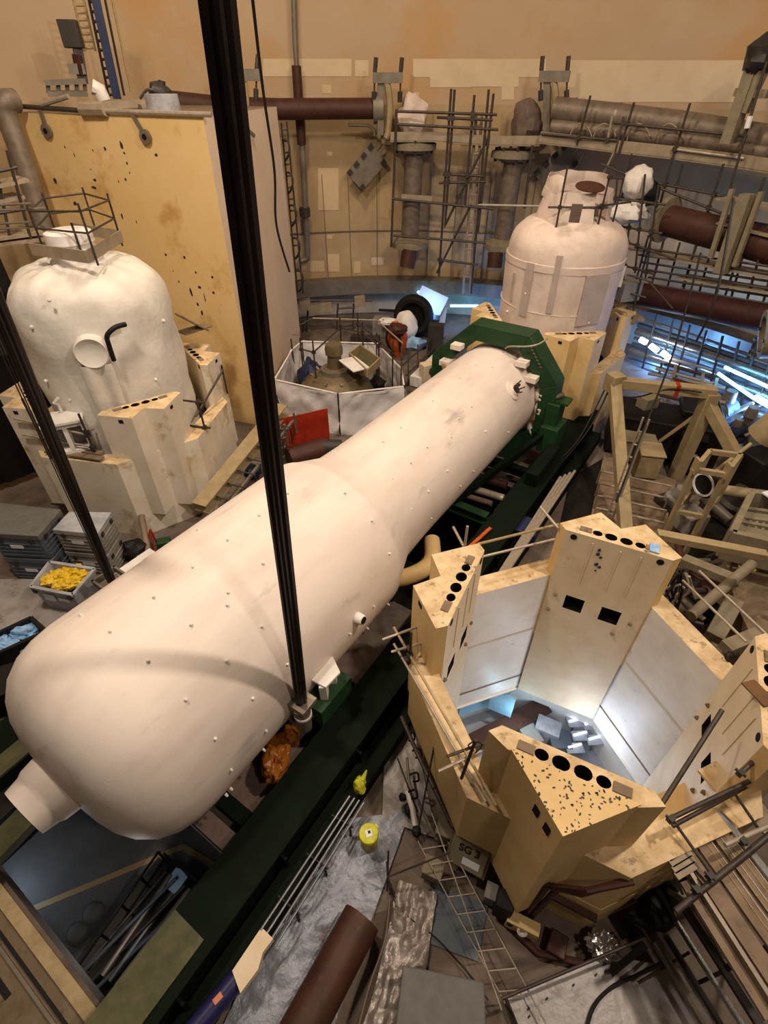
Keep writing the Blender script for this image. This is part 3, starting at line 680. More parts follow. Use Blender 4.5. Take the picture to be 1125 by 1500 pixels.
en3, fr3 = enclosure(CG, ROT3, 'open cream steel octagonal enclosure without a generator, looking down into its white pit', pit=True, tri=2, zu=1.2)
enL, frL = enclosure(LC, math.radians(54), 'pale cream enclosure round the wrapped steam generator on the left', tri=9, pale='cream_pale')
enR, frR = enclosure(RC, math.radians(-4), 'cream enclosure round the wrapped steam generator at the back right', tri=9)
# inside of the open pit
def pitring(name, ap0, z0, ap1, z1, m):
    mb = MB(); a, b = octo(CG, ap0, z0, ROT3), octo(CG, ap1, z1, ROT3)
    for k in range(8): mb.add([a[k], a[(k+1) % 8], b[(k+1) % 8], b[k]], [(0, 1, 2, 3)])
    return mb.build(name, m, en3)
pitring('pit_ledge', IR, -1.85, IR-.06, -1.87, 'pit_white'); pitring('ledge_line', IR-.015, -1.25, IR-.015, -1.2, 'concrete')
pitring('weld_line', IR-.015, .86, IR-.015, .9, 'cream_pink')
pitring('lower_shaft', IR-.06, -1.87, IR+.6, -1.9, 'pit_white'); pitring('lower_shaft', IR+.6, -1.9, IR+.6, -4.0, 'pit_white')
MB().prism([(p.x, p.y) for p in octo(CG, IR+.6, 0, ROT3)], -4.1, -4.0).build('pit_floor', 'pit_floor', en3)
def along(a, b, f): return a+(b-a)*f
def W3(t_, r_, z): 
    rd_, tg = fr3(0); return Vector((CG.x, CG.y, z))+tg*t_+rd_*r_
ps = MB(); ps.bar(gp(690, 1090, -3.2), gp(800, 1032, -3.2), .55, .06); solo('pit_plank', ps, 'rust', 'brown plank shelf down in the open pit', 'plank')
ps = MB(); ps.sheet(lambda i, j: along(gp(672, 1050, -3.6), gp(775, 1015, -3.6), i)+ZUP*(1.3*j)+Vector((0, .05*math.sin(9*j), 0)), 8, 8, .02); solo('blue_glow_sheet', ps, 'blue_pale', 'sheet coloured light blue for the lit wall on the far left side of the pit bottom', 'sheet')  # blue light on the lower pit wall put into this sheet's colour
for k, (x, y, z, sx, sy, sz, m, l) in enumerate([(800, 1072, -3.5, .7, .5, .8, 'grey_tote', 'pale grey box beside the brown plank in the pit'), (818, 1092, -3.6, .6, .5, .7, 'slate', 'slate grey box in the middle of the pit'), (775, 1085, -3.6, .5, .6, .8, 'grey_box', 'beige grey box furthest left in the pit')]):
    mb = MB(); mb.box(gp(x, y, z), (sx, sy, sz), -ROT3+.4*k); solo('equipment_box', mb, m, l, 'box', bevel=.02)
fx = thing('lamp_rack', 'rack of bright work lamps on the pit floor', 'lamp', gp(855, 1078, -4.0))
for k in range(5):
    p = gp([843, 866, 850, 872, 842][k], [1058, 1062, 1078, 1084, 1096][k], -3.3)
    MB().box(p, (.5, .3, .05), -ROT3+.5).build('tray', 'grey_tote', fx)
    MB().tube([p+Vector((-.2, 0, .05)), p+Vector((.2, .1, .05))], .03, 8).build('tube', 'lamp_spot', fx)
    MB().tube([p-ZUP*.6, p], .025, 6).build('leg', 'steel', fx)
mb = MB(); mb.obox(gp(735, 1030, -2.6), fr3(0)[1]*.35, fr3(0)[0]*.04, ZUP*.5); solo('cyan_glow_panel', mb, 'blue_pale', 'panel coloured light blue for the lit wall at the left end of the pit', 'panel')  # cyan of the lit lower wall painted as a panel
# purple-blue paper and marks on pillar tops
mb = MB(); mb.obox(gp(959, 803, 4.325), fr3(0)[1]*.09, fr3(0)[0]*.13, ZUP*.012); solo('paper_note', mb, 'blue_bag', 'pale lilac paper lying on the far pillar of the open enclosure', 'paper')
mb = MB()
for (u, v, s) in [(878, 806, 3), (876, 812, 4), (880, 817, 3), (874, 827, 4), (878, 831, 3), (872, 836, 2)]:
    r = ray(u, v); rd_ = fr3(0)[0]; P = W3(0, 2.3*K-.012, 0); t_ = (P-EYE).dot(rd_)/r.dot(rd_); p = EYE+r*t_; mb.blob(p, (s*.012, .012, s*.012), u, .4, n=8, m=6)
o_ = mb.build('chipped_paint', 'navy', en3); o_['label'] = 'dark blue paint chips'
mb = MB(); mb.prism([tuple((c_-Vector((0, 0, 0))).xy) for c_ in [CG+fr3(2)[1]*.3+fr3(2)[0]*2.99, CG+fr3(2)[1]*-1.24+fr3(2)[0]*2.99, CG+fr3(1)[1]*0+fr3(1)[0]*0+(fr3(2)[0]+fr3(1)[0]).normalized()*2.99+(fr3(2)[1]+fr3(1)[1]).normalized()*-1.2, CG+fr3(1)[0]*2.6, CG+fr3(2)[0]*2.6]], .02, 1.21); mb.build('flank_base', 'cream_side', en3)
# brown cut sill on the far-left wall and pipe trim on the near pillar
rd2, tg2 = fr3(2)
def W2(t_, r_, z): return Vector((CG.x, CG.y, z))+tg2*t_+rd2*r_
mb = MB()
for off in (0, .14): mb.tube([W2(-1.3+off*.3, 2.95, 2.7), W2(-.75+off*.4, 3.3+off*.2, 2.55-off), W2(-.42+off, 3.32, 2.2-off), W2(-.34+off*.6, 3.3, .3)], .05, 8)
solo('corner_pipe', mb, 'rust', 'pair of brown bent pipes on the right flank of the near pillar', 'pipe')
mb = MB(); mb.obox(W2(-.75, 3.05, .95), tg2*.5, rd2*.05, ZUP*.05); solo('cross_rail', mb, 'rust', 'brown straight rail low on the right flank of the near pillar', 'rail')
mb = MB(); mb.tube([W2(.1, 3.5, .1), W2(-.6, 3.7, .12), W2(-1.3, 3.5, .12)], .06, 8)
solo('base_rail', mb, 'rust', 'brown curved base rail at the foot of the near pillar', 'rail')
# SG 3 plate
sp = gp(686, 1253, .75); e = fr3(2)[1]*-1; nn = (rd2*.86+ZUP*.5).normalized(); e = e-nn*e.dot(nn); e.normalize(); uu = nn.cross(e)
if uu.z < 0: uu = -uu
if e.x < 0: e = -e
sn = thing('name_plate', 'beige tilted plate lettered SG 3 below the open enclosure', 'sign', sp)
MB().obox(sp, e*.34, uu*.3, nn*.03).build('plate', 'beige_grey', sn, bevel=.02)
MB().obox(sp-nn*.03, e*.38, uu*.34, nn*.015).build('frame', 'plank', sn)
MB().obox(sp+e*.08-uu*.12+nn*.032, e*.16, uu*.07, nn*.004).build('paper_label', 'label_white', sn)
cu = bpy.data.curves.new('lettering', 'FONT'); cu.body = 'SG 3'; cu.size = .2; cu.align_x = 'CENTER'; cu.align_y = 'CENTER'; cu.extrude = .004; cu.offset = .006
tmp = bpy.data.objects.new('tmp', cu); C.objects.link(tmp); dg = bpy.context.evaluated_depsgraph_get(); me_ = bpy.data.meshes.new_from_object(tmp.evaluated_get(dg)); bpy.data.objects.remove(tmp); me_.materials.clear(); me_.materials.append(MATS['ink'])
to = bpy.data.objects.new('lettering', me_); C.objects.link(to); to.parent = sn
to.matrix_local = Matrix.Translation(uu*.12+nn*.036) @ Matrix((e, uu, nn)).transposed().to_4x4()
# equipment at the foot of the SG 3 corner
for (u, v, z, s, m, l, nm) in [(690, 1155, .6, (.5, .35, .5), 'cream_side', 'cream cabinet on the floor left of the open enclosure corner', 'cabinet'), (652, 1215, .45, (.3, .4, .5), 'beige_grey', 'beige junction box beside the SG 3 plate', 'junction_box'),
        (634, 1275, .3, (.35, .3, .35), 'beige_grey', 'beige pump block at the head of the ladder', 'pump_block'), (718, 1310, .25, (.2, .25, .4), 'grey_box', 'small pale box between SG 3 plate and near pillar', 'box')]:
    mb = MB(); mb.box(gp(u, v, z), s, -.4); mb.box(gp(u, v, z)+Vector((0, 0, s[2]/2)), (s[0]*1.08, s[1]*1.08, .04), -.4); solo(nm, mb, m, l, 'box', bevel=.015)
p = gp(765, 1355, .3)
fb = thing('flange_bracket', 'cream bracket with a round white flange at the foot of the near pillar', 'bracket', p)
MB().box(p, (.55, .2, .35), -.42).build('plate', 'cream_side', fb, bevel=.01); n = Vector((-.25, -.75, .6)).normalized()
MB().pipe(p+n*.1, n, .09, .05, .05, 18).build('flange', 'white_thing', fb); MB().lathe([(0, .06), (.02, .06), (.02, 0)], p+n*.09+Vector((-.2, .08, .05)), n, 14).build('bore', 'hole', fb)
mb = MB(); mb.box(gp(738, 1325, .5), (.3, .3, .6), -.4); solo('dark_cabinet', mb, 'black', 'black box against the foot of the near pillar', 'box', bevel=.02)
mb = MB(); mb.box(gp(815, 1385, .15), (.3, .35, .3), -.5); solo('dark_stand', mb, 'rust', 'dark brown stand under the base rail', 'stand', bevel=.02)
# hand wheel on right wall, tubes on the left walls
p = gp(1069, 962, 2.95)
hw = thing('shutoff_valve', 'small black valve handwheel on the right rim of the open enclosure', 'valve wheel', p)
m_ = MB(); m_.tube([p+Vector((.09*math.cos(q), .05*math.sin(q), .08*math.sin(q))) for q in [2*PI*i/16 for i in range(17)]], .014, 6); m_.build('handwheel', 'black', hw)
MB().tube([p, p+Vector((.2, .05, 0))], .025, 8).build('stem', 'black', hw)
zt = 2.98
poles('scaffold_corner', 'grey scaffold tubes clamped along the left rim of the open enclosure', 'scaffold',
      [(gp(577, 919, zt+.1), gp(727, 1180, zt+.1), 'ledger', 'wood'), (gp(577, 943, zt), gp(712, 1175, zt), 'ledger', 'pole_light'),
       (gp(560, 937, zt+.4), gp(623, 914, zt+.4), 'transom', 'pole_light'), (gp(573, 955, zt+.2), gp(632, 938, zt+.2), 'transom', 'pole_light'), (gp(600, 972, zt-.2), up(600, 925, gp(600, 972, zt-.2)), 'post')], .026)
poles('scaffold_joint', 'dark scaffold clamp joint beside the near pillar on the left rim', 'scaffold',
      [(gp(655, 1108, zt+.1), gp(712, 1087, zt+.1), 'ledger'), (gp(642, 1130, zt), gp(705, 1100, zt), 'ledger', 'pole_light'), (gp(676, 1140, zt), up(690, 1100, gp(676, 1140, zt))+Vector((.12, .1, .1)), 'post')], .028)
mb = MB(); mb.tube(smooth([gp(694, 1100, 3.1), gp(686, 1092, 3.25), gp(697, 1086, 3.3), gp(706, 1092, 3.2), gp(696, 1103, 3.1)]), .012, 6); solo('wire_coil', mb, 'black', 'coil of black wire on the clamp joint beside the near pillar', 'wire')
poles('hand_rail', 'pair of pale tubes bridging left and far pillars of the open enclosure', 'railing',
      [(gp(700, 797, 3.9), gp(818, 768, 3.9), 'rail', 'rope'), (gp(700, 817, 3.4), gp(812, 790, 3.4), 'rail', 'pole_light'), (gp(679, 800, 4.0), gp(664, 772, 4.0), 'tube_end', 'pole_light'), (gp(681, 798, 4.0), up(678, 770, gp(681, 798, 4.0)), 'tube_end', 'pole_light'), (gp(792, 743, 4.2), gp(818, 774, 4.2), 'tube_end', 'pole_light')], .03, couplers=False)
# ---- extras on the left enclosure
def zat(u, v, c, d): return up(u, v, rp(u, v, d))
vb = thing('vent_box', 'white painted vent box with two openings and three hooks on the left enclosure', 'vent box', gp(110, 668, 2.86))
p = gp(112, 668, 2.86); vx = Vector((.92, .4, 0)).normalized(); vy = Vector((-.4, .92, 0)).normalized()
m_ = MB(); F0 = lambda x, y, z: p+vx*x+vy*y+ZUP*z
m_.fill([F0(-.5, 0, 0), F0(.5, 0, 0), F0(.5, 0, 1.1), F0(-.5, 0, 1.1)], [[F0(x, 0, .2), F0(x+.38, 0, .2), F0(x+.38, 0, .95), F0(x, 0, .95)] for x in (-.44, .06)])
for x in (-.44, .06): m_.recess([F0(x, 0, .2), F0(x+.38, 0, .2), F0(x+.38, 0, .95), F0(x, 0, .95)], vy*.35, 0, 1)
m_.add([F0(-.5, 0, 0), F0(-.5, .7, 0), F0(-.5, .7, 1.1), F0(-.5, 0, 1.1), F0(.5, 0, 0), F0(.5, .7, 0), F0(.5, .7, 1.1), F0(.5, 0, 1.1)], [(0, 1, 2, 3), (4, 5, 6, 7)])
m_.obox(F0(0, .33, 1.13), vx*.56, vy*.42, ZUP*.035)
m_.build('casing', ['white_thing', 'grey_box'], vb)
for x in (-.42, 0, .42):
    MB().tube([F0(x, .6, 1.15), F0(x, .6, 1.45), F0(x-.06, .5, 1.55), F0(x+.1, .5, 1.68)], .045, 8).build('hook', 'white_thing', vb)
poles('scaffold_guard', 'dark scaffold posts and rails in front of the white vent box', 'scaffold',
      [(gp(140, 665, 2.9), up(127, 603, gp(140, 665, 2.9)), 'post'), (gp(76, 672, 2.9), up(36, 583, gp(76, 672, 2.9)), 'post'), (gp(45, 650, 2.9), up(22, 596, gp(45, 650, 2.9)), 'post'),
       (up(8, 616, gp(45, 660, 2.9)), up(148, 632, gp(140, 665, 2.9)), 'ledger', 'pole_light'), (up(20, 640, gp(45, 660, 2.9)), up(146, 652, gp(140, 665, 2.9)), 'ledger', 'pole_light'), (up(22, 615, gp(45, 655, 2.9)), up(42, 600, gp(45, 655, 2.9)), 'brace'), (up(128, 632, gp(140, 665, 2.9)), up(160, 622, gp(148, 655, 2.9)), 'brace', 'pole_light')], .035)
for k in range(2):
    mb = MB(); mb.bar(gp(68, 652+k*8, 2.95), gp(150, 664+k*8, 2.95), .2, .05); solo('scaffold_board', mb, 'plank', ['inner scaffold board', 'outer scaffold board'][k]+' under the white vent box', 'board', 'boards under the vent box')
poles('scaffold_guard', 'dark scaffold braces at the right flank of the left enclosure', 'scaffold',
      [(gp(300, 628, 2.85), up(291, 585, gp(300, 628, 2.85)), 'post'), (gp(266, 622, 2.9), gp(308, 627, 2.9), 'ledger'), (up(265, 586, gp(275, 622, 2.9)), up(312, 588, gp(308, 627, 2.9)), 'ledger'), (gp(287, 610, 3.0), up(340, 540, gp(335, 580, 2.9)), 'brace'), (gp(333, 576, 2.9), up(331, 534, gp(333, 576, 2.9)), 'post'), (up(314, 538, gp(333, 576, 2.9)), up(350, 542, gp(333, 576, 2.9)), 'ledger'), (up(310, 576, gp(333, 576, 2.9)), up(342, 575, gp(333, 576, 2.9)), 'ledger')], .035)
mb = MB(); p = gp(313, 478, 4.4); mb.bar(rp(262, 462, 19.0), rp(300, 482, 19.4), .5, .05); mb.bar(rp(266, 488, 19), rp(304, 476, 19.6), .5, .05); solo('deck_plate', mb, 'plank', 'brown scaffold deck between left steam generator and yellow tower', 'plate')
mb = MB()
q = [gp(75, 738, .8), gp(130, 745, .8), gp(180, 742, .8), gp(260, 716, .8), gp(310, 694, .8)]
mb.tube(smooth(q), .025, 6); mb.tube(smooth([gp(180, 746, .8), gp(240, 735, .8), gp(300, 715, .8), gp(312, 702, .8)]), .025, 6)
solo('cable', mb, 'black', 'black cable slung along the foot of the left enclosure', 'cable')
for k, (u, v) in enumerate([(211, 744), (241, 729)]):
    mb = MB(); mb.box(gp(u, v, .8), (.35, .12, .3), .4); mb.tube([gp(u, v, .7), gp(u-5, v+18, .3)], .04, 8); solo('cable_bracket', mb, 'dark_box', ['dark cable bracket', 'right hand dark cable bracket'][k]+' at the foot of the left enclosure', 'bracket')
mb = MB(); mb.tube([gp(207, 755, .9), gp(218, 815, .2)], .1, 10); solo('prop_post', mb, 'plank', 'stout brown post leaning beside the pale grey crates', 'post')
mb = MB(); mb.tube([gp(220, 775, .8), gp(212, 812, 0)], .025, 6); mb.tube([gp(220, 775, .8), gp(228, 812, 0)], .025, 6); mb.tube([gp(220, 775, .8), gp(232, 800, 0)], .025, 6)
solo('red_tripod', mb, 'red', 'small red tripod beside the brown post', 'tripod')
mb = MB(); mb.box(gp(241, 797, .2), (.4, .3, .35), .3); solo('green_crate', mb, 'green', 'small dark green crate behind the drum', 'crate', bevel=.02)
mb = MB(); mb.blob(gp(200, 806, .3), (.4, .4, .35), 4, .3); solo('black_bag', mb, 'black', 'black refuse bag behind the pale grey crates', 'bag')
mb = MB(); mb.blob(gp(207, 818, .15), (.25, .3, .2), 9, .4); solo('clear_bag', mb, 'silver', 'crumpled clear plastic bag beside the brown post', 'bag')
mb = MB(); mb.obox(gp(199, 828, 1.0), SD*.25, AX*.65, ZUP*.02); solo('cream_board', mb, 'white_thing', 'cream board lying along the top edge of the drum by the left cable foot', 'board')
# ================================================================== PIPES AND PLATFORMS ON THE BACK WALL
def wp(u, v, R=18.9): return cylp(u, v, R)
def wtube(pts, hw, R=18.9, n=12, mb=None, sm=0):
    P = [wp(u, v, R) for u, v in pts]; r = px2m(P[0], hw)
    if sm: P = smooth(P, sm)
    mb = mb or MB(); return mb.tube(P, r, n)
vp = thing('wall_pipe', 'thin grey vertical pipe with sleeve and elbow on the tan wall right of the tower', 'pipe', wp(450, 380))
wtube([(429, -40), (432, 60), (435, 105)], 4).build('upper_run', 'grey_pipe', vp); wtube([(434, 96), (438, 160), (442, 212)], 7).build('sleeve', 'rust', vp)
wtube([(442, 205), (445, 260), (450, 370), (447, 380), (438, 383)], 4.5, sm=3).build('lower_run', 'grey_pipe', vp); wtube([(446, 304), (447, 317)], 8).build('coupling', 'pole', vp)
hp = thing('brown_pipe', 'thick brown horizontal pipe between tower and first pipe hanger', 'pipe', wp(480, 175, 18))
wtube([(250, 150), (330, 158), (410, 160), (550, 159)], 14, 18, 24).build('run', 'rust', hp)
MB().lathe([(0, .62), (.5, .62)], wp(547, 159, 18), (1, 0, 0), 24).build('flange', 'grey_pipe', hp)
wtube([(510, 183), (540, 184), (548, 190), (549, 199)], 2, 18.2).build('drain_pipe', 'grey_pipe', hp)
def hanger(label, u, v, dx, R=17.6, h=48):
    t = thing('pipe_hanger', label, 'pipe hanger', wp(u, v+h, R))
    for k in (-1, 1):
        wtube([(u+k*19*dx[0]+2, v-8), (u+k*19, v+14)], 3.2, R, 8).build('threaded_rod', 'pole', t)
        wtube([(u+k*19, v+14), (u+k*19-1, v+52)], 1.4, R, 6).build('spring_rod', 'pole', t)
        wtube([(u+k*19-1, v+42), (u+k*19-1, v+58)], 3.6, R, 8).build('clevis', 'dark_box', t)
    a, b = wp(u-22, v+22, R), wp(u+22, v+22, R); MB().bar(a, b, .3, .4).build('cross_head', 'grey_pipe', t)
    m_ = MB(); pts = [wp(u-4+7*math.sin(q), v+70-42*math.cos(q), R) for q in [i*PI/12 for i in range(1, 12)]]
    m_.tube(pts, .16, 8); m_.build('yoke', 'beige_beam', t)
    MB().bar(wp(u-10, v+26, R+.2), wp(u-11, v+105, R+.2), .5, .3).build('back_plate', 'grey_pipe', t)
    return t
hanger('grey pipe hanger at the right end of the thick brown pipe', 568, 92, (1,)); hanger('grey pipe hanger above the right hand vertical stack', 812, 90, (1,))
hanger('grey pipe hanger half hidden by the dark cable above the tower', 357, 88, (1,), 15.5, 40)
for k, (x, y0, y1, xb, lab) in enumerate([(607, 226, 350, 600, 'left of the two vertical metal pipe stacks on the wall'), (752, 238, 352, 736, 'right of the two vertical metal pipe stacks, beside the back steam generator')]):
    t = thing('pipe_stack', lab, 'pipe', wp(xb, y1, 17.8))
    wtube([(x, y0), (xb, y1)], 14, 17.8, 24).build('barrel', 'lagging', t)
    a = wp(x, y0-12, 17.8); r = px2m(a, 32)
    MB().lathe([(-.3, r*.55), (-.12, r), (.12, r), (.2, r*.8)], a, ZUP, 32).build('top_flange', 'beige_grey', t)
    b = wp(xb, y1+6, 17.8); MB().lathe([(-.15, r*.95), (.1, r*.95), (.3, r*.5)], b, ZUP, 32).build('bottom_flange', 'beige_grey', t)
    for q in range(8):
        MB().tube([a+Vector((r*.8*math.cos(q*PI/4), r*.8*math.sin(q*PI/4), -.3)), a+Vector((r*.8*math.cos(q*PI/4), r*.8*math.sin(q*PI/4), .3))], .08, 6).build('flange_bolt', 'pole', t)
    if not k: MB().bar(wp(588, 289, 17.2), wp(633, 292, 17.2), .1, .3).build('clamp_band', 'deck', t)
    MB().blob(wp([603, 772][k], [172, 180][k], 18.2), (.75, .7, .85), 3+k, .25, 1.6, 18, 12).build('wrapped_elbow', 'pale_wrap' if k == 0 else 'fabric', t)
    s = [wp(600-4*k+130*k, 366+4*k, 17), wp(596+128*k, 392, 16.8)]
    sp_ = thing('short_pipe', ['short dark brown pipe stub below the left pipe stack', 'short dark open pipe stub left of the back steam generator'][k], 'pipe', s[1])
    rr = px2m(s[0], 11); d = (s[1]-s[0])
    MB().pipe(s[0], d.normalized(), rr, rr*.8, d.length, 20).build('stub', 'rust', sp_)
    MB().lathe([(0, rr*.8), (.05, rr*.8)], s[0]+d*.6, d.normalized(), 20).build('bore', 'hole', sp_)
# bolted wall plates
for k, (u, v, lab) in enumerate([(537, 245, 'tilted bolted steel plate on the wall beside the first pipe hanger'), (815, 246, 'tilted bolted steel plate on the wall above the back steam generator')]):
    p = wp(u, v, 18.8); az_ = cang(p); n = -Vector((math.sin(az_), math.cos(az_), 0)); e = Vector((math.cos(az_), -math.sin(az_), 0))
    x = (e*.62+ZUP*.6).normalized(); y = n.cross(x)
    t = thing('wall_plate', lab, 'plate', p)
    MB().obox(p, x*.95, y*.6, n*.06).build('plate', 'grey_pipe', t)
    for i in (-1, -.35, .35, 1):
        for j in (-1, 1):
            if abs(i) == 1 or j == 1: MB().obox(p+x*.8*i+y*.48*j+n*.1, x*.13, y*.11, n*.06).build('bolt_block', 'dark_box', t)
    MB().tube([p+x*.9, p+x*2.2+ZUP*.1], .05, 6).build('strut', 'deck', t); MB().tube([p+x*.9+y*.4, p+x*2.2+y*.35], .05, 6).build('strut', 'deck', t)
# ring main and gallery at the right
rm = thing('ring_pipe', 'long lagged horizontal pipe with a lower twin curving along the right wall', 'pipe', wp(930, 190, 17))
wtube([(812, 160), (900, 170), (1000, 183), (1060, 193), (1180, 215)], 15, 17.4, 20).build('upper_run', 'lagging', rm)
wtube([(808, 186), (880, 192), (1000, 205), (1060, 213), (1180, 232)], 10, 17.2, 20).build('lower_run', 'lagging', rm)
for u, v in ((838, 163), (902, 170), (968, 178), (1040, 190)):
    wtube([(u, v), (u+3, v+.4)], 16, 17.4, 20).build('lagging_band', 'steel', rm)
m_ = MB()
for u in (845, 880, 930, 975): m_.tube(bezier(wp(u-12, 208, 16.6), wp(u-8, 175, 16.6), wp(u+14, 172, 16.6), wp(u+22, 200, 16.6), 10), .03, 6)
m_.build('hose_loop', 'deck', rm)['kind'] = 'stuff'
def deck(label, pts, R0, R1, tb=.3):
    t = thing('gallery_deck', label, 'walkway', wp(*pts[0], R0))
    m_ = MB(); f_ = MB(); k_ = MB()
    for a, b in zip(pts, pts[1:]):
        A_, B_ = wp(*a, R0), wp(*b, R0); A2, B2 = con(cang(A_), R1, A_.z), con(cang(B_), R1, B_.z)
        d = Vector((0, 0, .06)); m_.add([A_, B_, B2, A2, A_-d, B_-d, B2-d, A2-d], [(0, 1, 2, 3), (4, 7, 6, 5), (0, 4, 5, 1), (3, 2, 6, 7), (0, 3, 7, 4), (1, 5, 6, 2)])
        f_.bar(A_+ZUP*tb/2, B_+ZUP*tb/2, .05, tb)
    m_.build('boards', 'deck', t); f_.build('toe_board', 'deck', t); return t
deck('grey scaffold deck between the two vertical pipe stacks', [(572, 206), (640, 206), (716, 212), (790, 212)], 16.9, 18.2, .35)
deck('long grey scaffold walkway below the ring pipe at the right', [(790, 208), (850, 215), (905, 222), (985, 231), (1075, 243), (1180, 260)], 16.4, 18, .4)
V_ = lambda a, b, R=16.8, n='standard', m='pole': (wp(*a, R), wp(*b, R), n, m)
poles('scaffold_tower', 'tall scaffold tower between the two vertical pipe stacks', 'scaffold',
      [V_((661, 130), (643, 405)), V_((666, 131), (652, 330)), V_((695, 139), (681, 300)), V_((716, 131), (690, 430)), V_((723, 137), (700, 340)), V_((581, 160), (573, 362)), V_((780, 213), (768, 305)),
       V_((581, 163), (728, 168), n='ledger'), V_((582, 182), (730, 190), n='ledger'), V_((640, 172), (722, 176), n='ledger'), V_((574, 291), (722, 306), n='ledger'), V_((643, 268), (712, 266), n='ledger'), V_((648, 255), (708, 258), n='ledger'), V_((576, 345), (712, 356), n='ledger'), V_((640, 380), (700, 388), n='ledger'), V_((700, 300), (790, 302), n='ledger', m='pole_light'), V_((652, 330), (716, 200), n='brace'), V_((640, 400), (690, 300), n='brace')], .06)
poles('ladder_mast', 'pale lattice ladder mast standing inside the wall scaffold tower', 'ladder',
      [V_((698, 165), (678, 430), 17.2, 'stile', 'deck'), V_((706, 165), (688, 430), 17.2, 'stile', 'deck')]+[V_((697-k*1.6, 185+k*20), (705-k*1.5, 185+k*20), 17.2, 'rung', 'deck') for k in range(12)], .07, couplers=False)
poles('gallery_railing', 'dark scaffold railing on the right hand walkway', 'railing',
      [V_((865, 140), (845, 212), 16.3), V_((929, 150), (906, 226), 16.3), V_((1011, 151), (984, 235), 16.3), V_((897, 170), (890, 205), 16.3, 'standard', 'pole_light'), V_((793, 196), (905, 206), 16.3, 'ledger'), V_((900, 180), (1095, 200), 16.3, 'ledger'), V_((985, 218), (1090, 232), 16.3, 'ledger', 'pole_light')], .05)
poles('gallery_prop', 'dark long props under the right hand walkway', 'scaffold',
      [V_((1123, 90), (1046, 358), 15.6), V_((984, 235), (935, 420), 16.2), V_((926, 225), (908, 300), 16.4), V_((858, 220), (838, 262), 16.4), V_((900, 222), (880, 262), 16.4, m='deck'), V_((1060, 240), (1000, 420), 16), V_((880, 240), (1100, 330), 16.2, 'brace'), V_((920, 260), (1125, 300), 16.4, 'ledger'), V_((905, 290), (1125, 330), 16.4, 'ledger'), V_((1000, 240), (960, 400), 16.6), V_((1120, 260), (1060, 440), 16)], .05)
hb = thing('hanger_frame', 'tall tan hanger frame leaning at the right edge of the ring pipe', 'frame', wp(1060, 210, 16))
for (a, b, w_, m) in [((1112, 75), (1066, 210), .55, 'beige_grey'), ((1128, 80), (1090, 165), .4, 'beige_grey'), ((1078, 135), (1125, 138), .35, 'beige_grey')]: MB().bar(wp(*a, 16), wp(*b, 16), w_, w_*.7).build('member', m, hb)
MB().blob(wp(1116, 80, 15.9), (.5, .5, .6), 2, .3).build('spring_housing', 'dark_box', hb); wtube([(1076, 155), (1090, 128)], 1.5, 16).build('rod', 'pole', hb)
MB().tube([wp(1094, 188, 15.4), wp(1099, 170, 15.4)], .1, 8).build('lamp_tube', 'label_white', hb)
# right side: brown headers and their scaffolds
for k, (p0, p1, hw, R, lab, m) in enumerate([((975, 322), (1180, 375), 20, 15.6, 'large brown pipe with tan flange at the right edge above the scaffold', 'rust'), ((905, 425), (1180, 478), 15, 15.2, 'dark red-brown pipe running above the blue lit pipes', 'dark_red')]):
    t = thing('header_pipe', lab, 'pipe', wp(*p0, R)); a, b = wp(*p0, R), wp(*p1, R); r = px2m(a, hw)
    MB().tube([a, b], r, 24).build('run', m, t)
    if not k: MB().lathe([(-.2, r*1.1), (-.1, r*1.5), (.1, r*1.5), (.15, r*1.1)], a, b-a, 28).build('flange', 'beige_grey', t)
p = wp(1116, 490, 13.5); r = px2m(p, 34)
rf = thing('ring_flange', 'big tan ring flange cut by the right edge below the red-brown pipe', 'flange', p); MB().pipe(p, Vector((.8, -.35, .2)), r, r*.76, .5, 36).build('rim', 'beige_grey', rf)
for k in range(12):
    m_ = MB(); m_.lathe([(-.05, .06), (.04, .06)], p+Vector((.35*r*.88*math.cos(k*PI/6), .8*r*.88*math.cos(k*PI/6), r*.88*math.sin(k*PI/6))), Vector((.8, -.35, .2)), 6); m_.build('bolt', 'pole', rf)
bd = thing('scaffold_bay', 'jumble of tan beams and dark tubes below the large brown pipe at the right edge', 'scaffold', wp(1060, 390, 14.6))
for a, b, w_ in [((1116, 281), (1076, 390), .16), ((1096, 284), (1056, 400), .42), ((1073, 277), (1041, 378), .16)]: MB().bar(wp(*a, 14.4), wp(*b, 14.4), w_, w_).build('raker', 'beige_grey', bd)
for k in range(9): 
    a, b = (930+k*5, 362+k*11), (1140, 392+k*11); MB().tube([wp(*a, 15), wp(*b, 15)], .045, 6).build('ledger', 'pole', bd)
for k in range(9):
    u = 930+k*23; MB().tube([wp(u+20, 345+k*5, 15), wp(u-8, 445+k*5, 15)], .045, 6).build('standard', 'pole', bd)
for k, (a, b) in enumerate([((1060, 290), (1140, 305)), ((1060, 325), (1140, 345)), ((960, 372), (1140, 405)), ((1000, 405), (1140, 428))]): MB().bar(wp(*a, 15.3), wp(*b, 15.3), 1.0, .07).build('deck_board', 'deck', bd)
mb = MB(); mb.blob(wp(934, 267, 15.2), (.62, .6, .62), 2, .12, 2, 20, 14); solo('wrapped_valve', mb, 'white_thing', 'round white wrapped bundle right of the back steam generator neck', 'bundle')
mb = MB(); mb.blob(wp(921, 312, 14.8), (.8, .6, .45), 5, .3, 2.5); solo('white_sack', mb, 'white_thing', 'white sack lying on scaffold below the round white bundle', 'sack')
mb = MB(); mb.blob(wp(948, 282, 15.8), (.5, .5, .5), 8, .2); solo('dark_drum', mb, 'black', 'black object behind the round white bundle', 'drum')
